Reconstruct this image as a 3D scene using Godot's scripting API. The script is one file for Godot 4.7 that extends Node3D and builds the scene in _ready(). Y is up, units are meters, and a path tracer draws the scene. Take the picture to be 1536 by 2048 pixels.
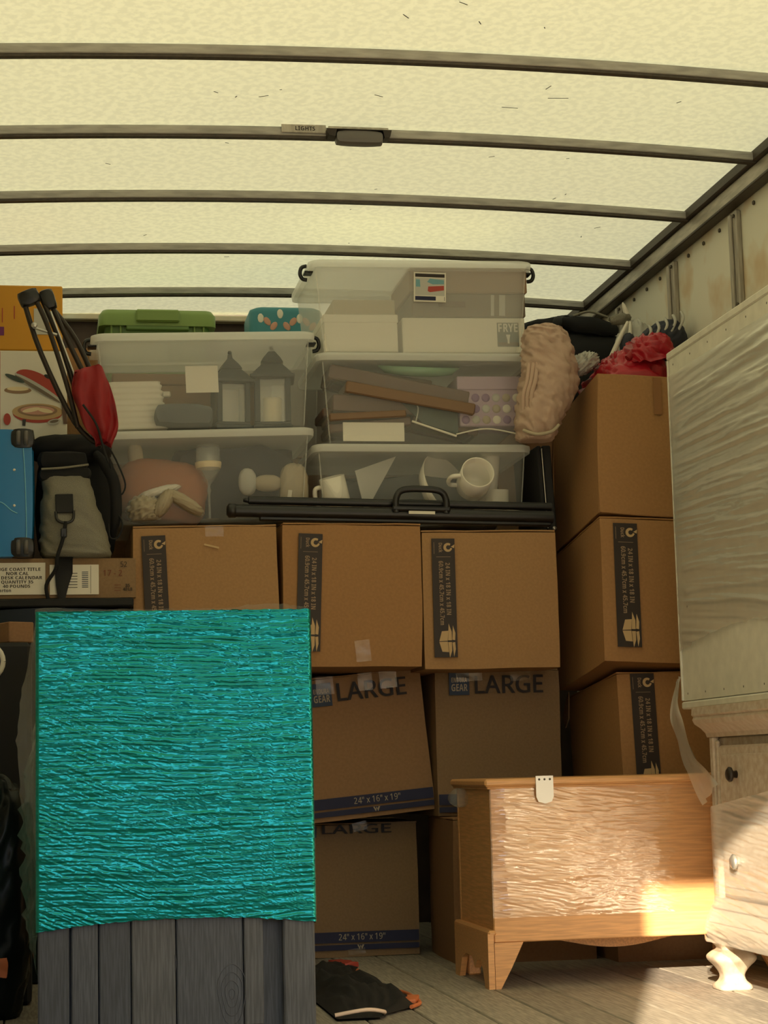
extends Node3D
# Inside of a loaded moving truck. x right, y up from the truck floor, z towards the open rear door.

var taken := {}
var mats := {}
var texs := {}
var hill := FastNoiseLite.new()
var card_mesh := {}

const WALL_L := -0.26
const WALL_R := 2.24
const REAR := 0.12
const FRONT := -7.98
const ROOF_TOP := 2.562
const MID := 0.97


func _ready() -> void:
	hill.seed = 7
	hill.frequency = 1.0
	hill.noise_type = FastNoiseLite.TYPE_SIMPLEX_SMOOTH
	set_camera_and_light()
	make_materials()
	build_truck()
	build_carton_wall()
	build_right_stack()
	build_bins()
	build_bin_contents()
	build_left_pile()
	build_top_right()
	build_teal_cabinet()
	build_cedar_chest()
	build_white_dresser()
	build_nightstand()
	build_floor_things()


# ---------------------------------------------------------------- camera and light
func set_camera_and_light() -> void:
	var cam := Camera3D.new()
	cam.name = "camera"
	cam.fov = 29.818
	cam.near = 0.05
	cam.far = 200.0
	cam.transform = Transform3D(Basis(Vector3(0.98478, -0.02477, 0.17203), Vector3(0.00139, 0.99088, 0.13473), Vector3(-0.17380, -0.13244, 0.97584)).orthonormalized(), Vector3(0, 0.633, 0))
	add_child(cam)
	cam.current = true
	var e := Environment.new()
	e.tonemap_mode = Environment.TONE_MAPPER_LINEAR
	e.tonemap_exposure = 1.38
	e.sdfgi_enabled = true
	e.ssao_enabled = true
	e.ssil_enabled = true
	e.background_mode = Environment.BG_SKY
	var sm := ProceduralSkyMaterial.new()
	sm.sky_top_color = Color(0.62, 0.68, 0.74)
	sm.sky_horizon_color = Color(0.82, 0.84, 0.84)
	sm.ground_horizon_color = Color(0.66, 0.62, 0.56)
	sm.ground_bottom_color = Color(0.50, 0.47, 0.43)
	sm.energy_multiplier = 3.2
	var sky := Sky.new()
	sky.sky_material = sm
	e.sky = sky
	var we := WorldEnvironment.new()
	we.name = "surroundings"
	we.environment = e
	add_child(we)
	var sun := DirectionalLight3D.new()
	sun.name = "sun"
	sun.light_energy = 4.0
	sun.light_color = Color(1.0, 0.91, 0.78)
	sun.light_angular_distance = 0.5
	sun.shadow_enabled = true
	var el := deg_to_rad(18.4)
	var az := deg_to_rad(19.5)
	var dir := Vector3(sin(az) * cos(el), -sin(el), -cos(az) * cos(el))
	sun.basis = Basis.looking_at(dir, Vector3.UP)
	add_child(sun)


# ---------------------------------------------------------------- naming
func numbered(n: String) -> String:
	taken[n] = taken.get(n, -1) + 1
	return n if taken[n] == 0 else "%s_%03d" % [n, taken[n]]


func thing(called: String, label: String, category: String, at := Vector3.ZERO, rot := Vector3.ZERO, group := "") -> Node3D:
	var o := Node3D.new()
	o.name = numbered(called)
	add_child(o)
	o.position = at
	o.rotation = rot
	o.set_meta("label", label)
	o.set_meta("category", category)
	if group != "":
		o.set_meta("group", group)
	return o


func part(parent: Node, called: String, mesh: Mesh, m: Material, at := Vector3.ZERO, rot := Vector3.ZERO, label := "") -> MeshInstance3D:
	var o := MeshInstance3D.new()
	o.name = called
	o.mesh = mesh
	o.material_override = m
	parent.add_child(o, true)
	o.position = at
	o.rotation = rot
	if label != "":
		o.set_meta("label", label)
	return o


func struct(called: String) -> Node3D:
	var o := Node3D.new()
	o.name = called
	add_child(o)
	o.set_meta("kind", "structure")
	return o


# ---------------------------------------------------------------- mesh helpers (front faces clockwise)
func start() -> SurfaceTool:
	var st := SurfaceTool.new()
	st.begin(Mesh.PRIMITIVE_TRIANGLES)
	return st


func fin(st: SurfaceTool) -> ArrayMesh:
	st.generate_normals()
	st.index()
	return st.commit()


func tri(st: SurfaceTool, a: Vector3, b: Vector3, c: Vector3) -> void:
	st.add_vertex(a)
	st.add_vertex(b)
	st.add_vertex(c)


# a convex polygon turned away from a centre
func face(st: SurfaceTool, p: Array, centre: Vector3, group := -1) -> void:
	var mid := Vector3.ZERO
	for q in p:
		mid += q
	mid /= p.size()
	var n: Vector3 = (p[2] - p[0]).cross(p[1] - p[0])
	var r: Array = p
	if n.dot(mid - centre) < 0.0:
		r = p.duplicate()
		r.reverse()
	st.set_smooth_group(group)
	for i in range(1, r.size() - 1):
		tri(st, r[0], r[i], r[i + 1])


func cbox_into(st: SurfaceTool, size: Vector3, bevel: float, at := Vector3.ZERO, turn := Basis.IDENTITY) -> void:
	var h := size * 0.5
	var b: float = minf(bevel, minf(h.x, minf(h.y, h.z)) * 0.9)
	var f := func(x: float, y: float, z: float) -> Vector3: return at + turn * Vector3(x, y, z)
	var i := h - Vector3(b, b, b)
	for s in [-1.0, 1.0]:
		face(st, [f.call(s * h.x, -i.y, -i.z), f.call(s * h.x, i.y, -i.z), f.call(s * h.x, i.y, i.z), f.call(s * h.x, -i.y, i.z)], at)
		face(st, [f.call(-i.x, s * h.y, -i.z), f.call(i.x, s * h.y, -i.z), f.call(i.x, s * h.y, i.z), f.call(-i.x, s * h.y, i.z)], at)
		face(st, [f.call(-i.x, -i.y, s * h.z), f.call(i.x, -i.y, s * h.z), f.call(i.x, i.y, s * h.z), f.call(-i.x, i.y, s * h.z)], at)
		if b <= 0.0:
			continue
		for t in [-1.0, 1.0]:
			face(st, [f.call(-i.x, s * h.y, t * i.z), f.call(i.x, s * h.y, t * i.z), f.call(i.x, s * i.y, t * h.z), f.call(-i.x, s * i.y, t * h.z)], at)
			face(st, [f.call(s * h.x, -i.y, t * i.z), f.call(s * h.x, i.y, t * i.z), f.call(s * i.x, i.y, t * h.z), f.call(s * i.x, -i.y, t * h.z)], at)
			face(st, [f.call(s * h.x, t * i.y, -i.z), f.call(s * h.x, t * i.y, i.z), f.call(s * i.x, t * h.y, i.z), f.call(s * i.x, t * h.y, -i.z)], at)
			for u in [-1.0, 1.0]:
				face(st, [f.call(s * h.x, t * i.y, u * i.z), f.call(s * i.x, t * h.y, u * i.z), f.call(s * i.x, t * i.y, u * h.z)], at)


func cbox(size: Vector3, bevel := 0.003) -> ArrayMesh:
	var key := "box%s%s" % [size, bevel]
	if not card_mesh.has(key):
		var st := start()
		cbox_into(st, size, bevel)
		card_mesh[key] = fin(st)
	return card_mesh[key]


# a box whose faces bulge, sag and wave a little
func soft_box(size: Vector3, n: int, bulge: float, wave: float, sd: float, freq := 3.0, squash := 0.0) -> ArrayMesh:
	var st := start()
	var axes := [[Vector3.RIGHT, Vector3.UP, Vector3.BACK], [Vector3.LEFT, Vector3.UP, Vector3.FORWARD], [Vector3.UP, Vector3.BACK, Vector3.RIGHT], [Vector3.DOWN, Vector3.BACK, Vector3.LEFT], [Vector3.BACK, Vector3.UP, Vector3.LEFT], [Vector3.FORWARD, Vector3.UP, Vector3.RIGHT]]
	var h := size * 0.5
	for k in 6:
		var nn: Vector3 = axes[k][0]
		var uu: Vector3 = axes[k][1]
		var vv: Vector3 = axes[k][2]
		st.set_smooth_group(k + 1)
		var grid := []
		for i in n + 1:
			var row := PackedVector3Array()
			for j in n + 1:
				var u := 2.0 * i / n - 1.0
				var v := 2.0 * j / n - 1.0
				var c := nn + uu * u + vv * v
				var round_corner := 1.0 - squash * pow(absf(c.x * c.y * c.z), 3.0)
				var p := c * h * round_corner + nn * bulge * (1.0 - u * u) * (1.0 - v * v)
				p += Vector3(hill.get_noise_3d(p.x * freq + sd, p.y * freq, p.z * freq), hill.get_noise_3d(p.x * freq, p.y * freq + sd, p.z * freq), hill.get_noise_3d(p.x * freq, p.y * freq, p.z * freq + sd)) * wave
				row.append(p)
			grid.append(row)
		for i in n:
			for j in n:
				var a: Vector3 = grid[i][j]
				var b: Vector3 = grid[i + 1][j]
				var c2: Vector3 = grid[i + 1][j + 1]
				var d: Vector3 = grid[i][j + 1]
				if (c2 - a).cross(b - a).dot(nn) < 0.0:
					tri(st, a, d, c2)
					tri(st, a, c2, b)
				else:
					tri(st, a, b, c2)
					tri(st, a, c2, d)
	return fin(st)


# rows of points joined into a smooth skin; uv runs 0..1 both ways
func skin(rows: Array, closed := false, flip := false, caps := false, smooth := 0) -> ArrayMesh:
	var st := start()
	skin_into(st, rows, closed, flip, caps, smooth)
	return fin(st)


func skin_into(st: SurfaceTool, rows: Array, closed := false, flip := false, caps := false, smooth := 0) -> void:
	st.set_smooth_group(smooth)
	var m: int = rows.size()
	var n: int = rows[0].size()
	var last: int = n if closed else n - 1
	for i in m - 1:
		for j in last:
			var k: int = (j + 1) % n
			var q := [rows[i][j], rows[i + 1][j], rows[i + 1][k], rows[i][k]]
			var t := [Vector2(float(j) / last, float(i) / (m - 1)), Vector2(float(j) / last, float(i + 1) / (m - 1)), Vector2(float(j + 1) / last, float(i + 1) / (m - 1)), Vector2(float(j + 1) / last, float(i) / (m - 1))]
			var order := [0, 1, 2, 0, 2, 3] if not flip else [0, 2, 1, 0, 3, 2]
			for o in order:
				st.set_uv(t[o])
				st.add_vertex(q[o])
	if caps:
		for e in [0, m - 1]:
			var mid := Vector3.ZERO
			for p in rows[e]:
				mid += p
			mid /= n
			var other := Vector3.ZERO
			for p in rows[m - 1 - e]:
				other += p
			other /= n
			st.set_smooth_group(9 + e)
			for j in n:
				var a: Vector3 = rows[e][j]
				var b: Vector3 = rows[e][(j + 1) % n]
				st.set_uv(Vector2.ZERO)
				if (b - mid).cross(a - mid).dot(mid - other) > 0.0:
					tri(st, mid, a, b)
				else:
					tri(st, mid, b, a)


func tube(path: Array, radius: Variant, sides := 8) -> ArrayMesh:
	var st := start()
	tube_into(st, path, radius, sides)
	return fin(st)


func tube_into(st: SurfaceTool, path: Array, radius: Variant, sides := 8) -> void:
	var rows := []
	var t0: Vector3 = (path[1] - path[0]).normalized()
	var side: Vector3 = t0.cross(Vector3.UP if absf(t0.y) < 0.9 else Vector3.RIGHT).normalized()
	for i in path.size():
		var t: Vector3 = (path[mini(i + 1, path.size() - 1)] - path[maxi(i - 1, 0)]).normalized()
		side = (side - t * side.dot(t)).normalized()
		var up := side.cross(t)
		var r: float = radius[i] if radius is Array else radius
		var row := PackedVector3Array()
		for j in sides:
			var a := TAU * j / sides
			row.append(path[i] + (side * cos(a) + up * sin(a)) * r)
		rows.append(row)
	skin_into(st, rows, true, false, true)


func smooth_path(p: Array, steps := 6) -> Array:
	var c := Curve3D.new()
	for i in p.size():
		var a: Vector3 = p[maxi(i - 1, 0)]
		var b: Vector3 = p[mini(i + 1, p.size() - 1)]
		c.add_point(p[i], (a - b) / 6.0, (b - a) / 6.0)
	var out := []
	for i in p.size() - 1:
		for k in steps:
			out.append(c.sample(i, float(k) / steps))
	out.append(p[-1])
	return out


func lathe(profile: Array, segs := 24) -> ArrayMesh:
	var rows := []
	for q in profile:
		var row := PackedVector3Array()
		for j in segs:
			var a := TAU * j / segs
			row.append(Vector3(q.x * cos(a), q.y, q.x * sin(a)))
		rows.append(row)
	return skin(rows, true, true, true)


func prism(poly: PackedVector2Array, depth: float) -> ArrayMesh:
	var st := start()
	st.set_smooth_group(-1)
	var ids := Geometry2D.triangulate_polygon(poly)
	for i in range(0, ids.size(), 3):
		var a := poly[ids[i]]
		var b := poly[ids[i + 1]]
		var c := poly[ids[i + 2]]
		if (b - a).cross(c - a) > 0.0:
			var w := b
			b = c
			c = w
		tri(st, Vector3(a.x, a.y, depth), Vector3(b.x, b.y, depth), Vector3(c.x, c.y, depth))
		tri(st, Vector3(a.x, a.y, 0), Vector3(c.x, c.y, 0), Vector3(b.x, b.y, 0))
	var area := 0.0
	for i in poly.size():
		area += poly[i].cross(poly[(i + 1) % poly.size()])
	for i in poly.size():
		var a := poly[i]
		var b := poly[(i + 1) % poly.size()]
		if area < 0.0:
			var w := a
			a = b
			b = w
		var a0 := Vector3(a.x, a.y, 0)
		var a1 := Vector3(a.x, a.y, depth)
		var b0 := Vector3(b.x, b.y, 0)
		var b1 := Vector3(b.x, b.y, depth)
		tri(st, a0, a1, b1)
		tri(st, a0, b1, b0)
	return fin(st)


# rounded rectangle ring at a height
func ring(hx: float, hz: float, r: float, y: float, n := 5, off := Vector3.ZERO) -> PackedVector3Array:
	var out := PackedVector3Array()
	var cs := [Vector2(hx - r, hz - r), Vector2(-hx + r, hz - r), Vector2(-hx + r, -hz + r), Vector2(hx - r, -hz + r)]
	for k in 4:
		for i in n + 1:
			var a := PI * 0.5 * (k + float(i) / n)
			out.append(off + Vector3(cs[k].x + cos(a) * r, y, cs[k].y + sin(a) * r))
	return out


# a closed cushion-like body: superellipsoid with folds
func lump(size: Vector3, square: float, folds: float, freq: Vector3, sd: float, nu := 40, nv := 28, flat := 0.0) -> ArrayMesh:
	var rows := []
	for i in nv + 1:
		var th := PI * i / nv
		var row := PackedVector3Array()
		for j in nu:
			var ph := TAU * j / nu
			var c := Vector3(sin(th) * cos(ph), cos(th), sin(th) * sin(ph))
			var k := pow(pow(absf(c.x), square) + pow(absf(c.y), square) + pow(absf(c.z), square), -1.0 / square)
			var p := c * k
			var n := 1.0 - absf(hill.get_noise_3d(p.x * freq.x + sd, p.y * freq.y + sd * 0.7, p.z * freq.z)) * 2.0
			n += 0.5 * hill.get_noise_3d(p.x * freq.x * 2.3 - sd, p.y * freq.y * 2.3, p.z * freq.z * 2.3 + sd)
			p *= 1.0 + folds * n
			if flat > 0.0 and p.y < -flat:
				p.y = -flat
			row.append(p * size * 0.5)
		rows.append(row)
	return skin(rows, true, true)


func rounded(p: PackedVector2Array, k := 4) -> PackedVector2Array:
	var out := PackedVector2Array()
	var n := p.size()
	for i in n:
		for s in k:
			out.append(p[i].cubic_interpolate(p[(i + 1) % n], p[(i + n - 1) % n], p[(i + 2) % n], float(s) / k))
	return out


func lettering(parent: Node, words: String, height: float, m: Material, at: Vector3, rot := Vector3.ZERO, bold := false, width := 0.0, fat := 0.0) -> MeshInstance3D:
	var f := SystemFont.new()
	f.font_names = PackedStringArray(["Droid Sans"])
	f.font_weight = 700 if bold else 400
	var t := TextMesh.new()
	t.font = f
	if fat > 0.0:
		var fv := FontVariation.new()
		fv.base_font = f
		fv.variation_embolden = fat
		t.font = fv
	t.text = words
	t.font_size = 32
	t.pixel_size = height / 23.0
	t.depth = 0.0006
	t.curve_step = 1.5
	var o := part(parent, "lettering", t, m, at, rot)
	if width > 0.0:
		var w: float = t.get_aabb().size.x
		if w > 0.0:
			o.scale.x = width / w
	return o


# ---------------------------------------------------------------- materials
func noise_tex(key: String, freq: float, lo: Color, hi: Color, oct := 4, kind := FastNoiseLite.TYPE_SIMPLEX_SMOOTH, size := 512, a := 0.0, b := 1.0, ridged := false) -> NoiseTexture2D:
	if texs.has(key):
		return texs[key]
	var n := FastNoiseLite.new()
	n.seed = key.hash() % 1000
	n.noise_type = kind
	n.frequency = freq
	n.fractal_octaves = oct
	if ridged:
		n.fractal_type = FastNoiseLite.FRACTAL_RIDGED
	var t := NoiseTexture2D.new()
	t.width = size
	t.height = size
	t.seamless = true
	t.noise = n
	var g := Gradient.new()
	g.offsets = PackedFloat32Array([a, b])
	g.colors = PackedColorArray([lo, hi])
	t.color_ramp = g
	texs[key] = t
	return t


func mat(called: String, c: Color, rough: float, more := {}) -> StandardMaterial3D:
	var m := StandardMaterial3D.new()
	m.resource_name = called
	m.albedo_color = c
	m.roughness = rough
	for k in more:
		m.set(k, more[k])
	mats[called] = m
	return m


func grain(called: String, c: Color, rough: float, tex: Texture2D, scale: Vector3, bump: Texture2D = null, bump_cm := 0.0, more := {}) -> StandardMaterial3D:
	var m := mat(called, c, rough, more)
	m.albedo_texture = tex
	m.uv1_triplanar = true
	m.uv1_scale = scale
	if bump:
		m.heightmap_enabled = true
		m.heightmap_texture = bump
		m.heightmap_scale = bump_cm
	return m


func g8(v: int) -> Color:
	return Color8(v, v, v)


func make_materials() -> void:
	var fibre := noise_tex("fibre", 0.06, g8(234), g8(255), 5)
	var mottle := noise_tex("mottle", 0.012, g8(196), g8(255), 5)
	var streak := noise_tex("streak", 0.02, g8(120), g8(255), 5, FastNoiseLite.TYPE_SIMPLEX_SMOOTH, 512, 0.2, 0.8)
	var soft := noise_tex("soft_streak", 0.02, g8(205), g8(255), 5, FastNoiseLite.TYPE_SIMPLEX_SMOOTH, 512, 0.2, 0.8)
	var faint := noise_tex("faint_streak", 0.02, g8(226), g8(255), 5, FastNoiseLite.TYPE_SIMPLEX_SMOOTH, 512, 0.2, 0.8)
	var fine := noise_tex("fine", 0.12, g8(90), g8(255), 3)
	var crease := noise_tex("crease", 0.02, g8(0), g8(255), 4, FastNoiseLite.TYPE_SIMPLEX_SMOOTH, 1024, 0.0, 1.0, true)
	var weave := noise_tex("weave", 0.25, g8(150), g8(255), 2)
	# cardboard in several batches; the last has shade put into its darker colour
	grain("carton_a", Color8(170, 130, 86), 0.82, fibre, Vector3(2.6, 2.6, 2.6), fine, 0.02)
	grain("carton_b", Color8(158, 120, 82), 0.82, fibre, Vector3(2.1, 2.1, 2.1), fine, 0.02)
	grain("carton_c", Color8(144, 115, 82), 0.84, fibre, Vector3(2.9, 2.9, 2.9), fine, 0.02)
	grain("carton_d", Color8(166, 122, 76), 0.82, fibre, Vector3(2.3, 2.3, 2.3), fine, 0.02)
	grain("carton_shade", Color8(148, 110, 76), 0.84, fibre, Vector3(2.3, 2.3, 2.3), fine, 0.02)
	mat("tape", Color8(214, 186, 140), 0.2, {"transparency": BaseMaterial3D.TRANSPARENCY_ALPHA})
	mats.tape.albedo_color.a = 0.12
	mat("brown_tape", Color8(138, 94, 54), 0.35)
	mat("label_black", Color8(44, 33, 28), 0.6)
	mat("label_cream", Color8(190, 160, 116), 0.7)
	mat("label_text", Color8(150, 126, 100), 0.7)
	mat("ink_navy", Color8(34, 36, 66), 0.7)
	mat("ink_blue", Color8(52, 66, 88), 0.7)
	mat("ink_dark", Color8(38, 30, 28), 0.7)
	mat("ink_pale", Color8(176, 160, 134), 0.7)
	mat("ink_red", Color8(120, 62, 44), 0.7)
	mat("paper", Color8(226, 220, 204), 0.75)
	mat("paper_grey", Color8(186, 184, 174), 0.75)
	# truck
	var roof := mat("roof_sheet", Color(0.94, 0.92, 0.745), 0.6, {"backlight_enabled": true, "backlight": Color(0.66, 0.66, 0.66), "metallic_specular": 0.2})
	roof.albedo_texture = noise_tex("roof_mottle", 0.022, g8(243), g8(255), 6, FastNoiseLite.TYPE_SIMPLEX_SMOOTH, 1024, 0.3, 0.65)
	roof.uv1_scale = Vector3(3.5, 10.0, 1)
	grain("bow_metal", Color8(176, 172, 164), 0.5, mottle, Vector3(1.2, 6, 6), null, 0.0, {"metallic": 0.15})
	grain("rail_metal", Color8(196, 188, 172), 0.45, mottle, Vector3(6, 6, 1.0), null, 0.0, {"metallic": 0.4})
	grain("rail_dark", Color8(84, 76, 66), 0.55, mottle, Vector3(6, 6, 1.0), null, 0.0, {"metallic": 0.3})
	grain("wall_panel", Color8(226, 222, 204), 0.55, noise_tex("wallstain", 0.008, Color8(236, 214, 190), g8(255), 4, FastNoiseLite.TYPE_SIMPLEX_SMOOTH, 512, 0.1, 0.5), Vector3(0.8, 0.8, 0.8))
	grain("post_metal", Color8(186, 178, 164), 0.5, mottle, Vector3(8, 1, 8), null, 0.0, {"metallic": 0.2})
	mat("bolt", Color8(90, 84, 74), 0.5, {"metallic": 0.6})
	grain("bulkhead", Color8(96, 78, 70), 0.7, mottle, Vector3(1, 1, 1))
	for k in 4:
		var tones := [Color8(170, 163, 150), Color8(162, 155, 142), Color8(176, 169, 154), Color8(156, 149, 138)]
		grain("plank_%d" % k, tones[k], 0.62, soft, Vector3(9.0, 9.0, 0.55 + 0.1 * k), soft, 0.04, {"uv1_offset": Vector3(0.37 * k, 0.21 * k, 0.13 * k)})
	grain("asphalt", Color8(120, 118, 114), 0.9, mottle, Vector3(0.2, 0.2, 0.2))
	mat("added_house_wall", Color8(150, 140, 122), 0.85)
	mat("added_house_roof", Color8(96, 84, 76), 0.85)
	mat("under_floor", Color8(40, 34, 28), 0.9)
	# plastics
	mat("bin_plastic", Color(0.93, 0.94, 0.92, 0.10), 0.32, {"transparency": BaseMaterial3D.TRANSPARENCY_ALPHA, "backlight_enabled": true, "backlight": Color(0.7, 0.7, 0.7)})
	mat("bin_plastic_milky", Color(0.95, 0.95, 0.92, 0.24), 0.32, {"transparency": BaseMaterial3D.TRANSPARENCY_ALPHA, "backlight_enabled": true, "backlight": Color(0.7, 0.7, 0.7)})
	mat("bin_plastic_half", Color(0.94, 0.94, 0.91, 0.11), 0.32, {"transparency": BaseMaterial3D.TRANSPARENCY_ALPHA, "backlight_enabled": true, "backlight": Color(0.7, 0.7, 0.7)})
	mat("bin_lid", Color(0.96, 0.96, 0.93, 0.6), 0.32, {"transparency": BaseMaterial3D.TRANSPARENCY_ALPHA, "backlight_enabled": true, "backlight": Color(0.7, 0.7, 0.7)})
	mat("black_plastic", Color8(26, 25, 25), 0.35)
	mat("black_matte", Color8(20, 20, 21), 0.75)
	mat("grey_plastic", Color8(96, 92, 88), 0.4)
	mat("dark_brown", Color8(44, 35, 28), 0.45, {"metallic": 0.3})
	mat("steel", Color8(190, 188, 182), 0.3, {"metallic": 0.8})
	mat("green_plastic", Color8(96, 128, 62), 0.4)
	mat("green_lid", Color8(120, 146, 74), 0.4)
	mat("teal_box", Color8(56, 128, 140), 0.5)
	mat("salmon", Color8(200, 150, 130), 0.6)
	mat("mustard", Color8(206, 146, 34), 0.6)
	mat("magenta", Color8(110, 40, 100), 0.6)
	mat("shell_blue", Color8(8, 116, 178), 0.35)
	mat("shell_seam", Color8(120, 190, 214), 0.4)
	grain("dry_bag", Color8(176, 170, 148), 0.55, fine, Vector3(8, 8, 8), mottle, 0.12)
	grain("black_cloth", Color8(24, 24, 26), 0.85, weave, Vector3(9, 9, 9), weave, 0.04)
	grain("red_cloth", Color8(178, 22, 30), 0.6, weave, Vector3(9, 9, 9), weave, 0.03)
	mat("red_sheen", Color8(170, 26, 40), 0.32)
	grain("beige_cloth", Color8(240, 206, 182), 0.85, weave, Vector3(10, 10, 10), weave, 0.05)
	grain("cream_cloth", Color8(222, 206, 176), 0.85, weave, Vector3(10, 10, 10), weave, 0.05)
	grain("terracotta_cloth", Color8(206, 134, 92), 0.8, weave, Vector3(10, 10, 10), weave, 0.04)
	grain("navy_cloth", Color8(70, 74, 88), 0.85, weave, Vector3(10, 10, 10), weave, 0.04)
	grain("grey_cloth", Color8(112, 118, 122), 0.85, weave, Vector3(10, 10, 10), weave, 0.04)
	mat("orange_trim", Color8(206, 116, 70), 0.6)
	mat("pale_trim", Color8(220, 196, 178), 0.6)
	mat("ceramic", Color8(236, 230, 214), 0.2)
	mat("lantern_paint", Color8(46, 56, 62), 0.5)
	mat("candle_wax", Color8(232, 212, 170), 0.5)
	mat("clear_glass", Color(0.95, 0.97, 0.95, 0.12), 0.05, {"transparency": BaseMaterial3D.TRANSPARENCY_ALPHA})
	mat("green_glass", Color8(136, 176, 142), 0.2)
	mat("taupe_board", Color8(150, 120, 92), 0.7)
	mat("taupe_dark", Color8(118, 104, 88), 0.7)
	mat("lilac", Color8(178, 156, 172), 0.65)
	mat("lilac_deep", Color8(140, 112, 148), 0.65)
	mat("picture_wood", Color8(98, 72, 58), 0.5)
	mat("picture_wood_light", Color8(128, 100, 74), 0.5)
	mat("folder_green", Color8(58, 70, 62), 0.5)
	mat("silver_plate", Color8(206, 204, 198), 0.35, {"metallic": 0.5})
	mat("picture_red", Color8(172, 66, 52), 0.6)
	mat("picture_blue", Color8(112, 160, 168), 0.6)
	mat("frye_grey", Color8(104, 112, 110), 0.6)
	# furniture
	grain("grey_wood", Color8(80, 86, 100), 0.7, soft, Vector3(16, 0.9, 16), soft, 0.05)
	grain("grey_wood_b", Color8(90, 94, 104), 0.7, soft, Vector3(13, 0.7, 13), soft, 0.05, {"uv1_offset": Vector3(0.4, 0.1, 0.2)})
	grain("grey_wood_c", Color8(72, 78, 92), 0.7, soft, Vector3(14, 0.8, 14), soft, 0.05, {"uv1_offset": Vector3(0.7, 0.5, 0.2)})
	mat("knot", Color8(74, 79, 92), 0.7)
	grain("cedar", Color8(226, 168, 110), 0.42, faint, Vector3(0.7, 11, 11), soft, 0.02, {"uv1_offset": Vector3(0.2, 0.3, 0.1)})
	grain("cedar_end", Color8(226, 168, 110), 0.45, faint, Vector3(11, 11, 0.7), soft, 0.02)
	grain("cedar_lid", Color8(226, 168, 110), 0.4, faint, Vector3(0.8, 14, 14), soft, 0.02, {"uv1_offset": Vector3(0.6, 0.1, 0.4)})
	grain("antique_paint", Color8(208, 198, 182), 0.45, noise_tex("worn", 0.02, Color8(214, 196, 180), g8(255), 5), Vector3(3, 3, 3))
	grain("white_paint", Color8(226, 222, 206), 0.5, noise_tex("worn2", 0.02, g8(236), g8(255), 5), Vector3(1.4, 1.4, 1.4))
	# stretch films
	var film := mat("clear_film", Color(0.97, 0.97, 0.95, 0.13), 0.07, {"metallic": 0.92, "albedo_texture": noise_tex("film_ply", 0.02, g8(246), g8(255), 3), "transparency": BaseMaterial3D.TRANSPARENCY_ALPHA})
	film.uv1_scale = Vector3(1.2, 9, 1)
	var hang := mat("hanging_film", Color(0.95, 0.95, 0.93, 0.2), 0.26, {"metallic": 0.6, "transparency": BaseMaterial3D.TRANSPARENCY_ALPHA, "heightmap_enabled": true, "heightmap_texture": crease, "heightmap_scale": 0.2})
	hang.uv1_scale = Vector3(2, 4, 1)
	mat("stand_film", Color(0.97, 0.97, 0.94, 0.42), 0.28, {"metallic": 0.5, "transparency": BaseMaterial3D.TRANSPARENCY_ALPHA})
	var band := mat("dresser_film", Color(0.97, 0.97, 0.94, 0.6), 0.26, {"metallic": 0.55, "transparency": BaseMaterial3D.TRANSPARENCY_ALPHA})
	band.uv1_scale = Vector3(1, 1, 1)
	var teal := mat("teal_film", Color8(0, 144, 142), 0.15, {"metallic": 0.78, "metallic_specular": 0.3, "clearcoat_enabled": true, "clearcoat": 0.3, "clearcoat_roughness": 0.08})
	teal.albedo_texture = noise_tex("film_layers", 0.01, Color8(190, 205, 205), g8(255), 5)
	teal.uv1_scale = Vector3(1, 12, 1)
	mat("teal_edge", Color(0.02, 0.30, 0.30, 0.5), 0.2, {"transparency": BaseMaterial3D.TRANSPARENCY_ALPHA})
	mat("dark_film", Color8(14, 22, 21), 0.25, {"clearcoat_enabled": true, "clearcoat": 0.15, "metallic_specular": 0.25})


# ---------------------------------------------------------------- the truck itself
func roof_y(x: float) -> float:
	var t := (x - MID) / 1.1
	return ROOF_TOP - 0.027 * t * t


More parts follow.
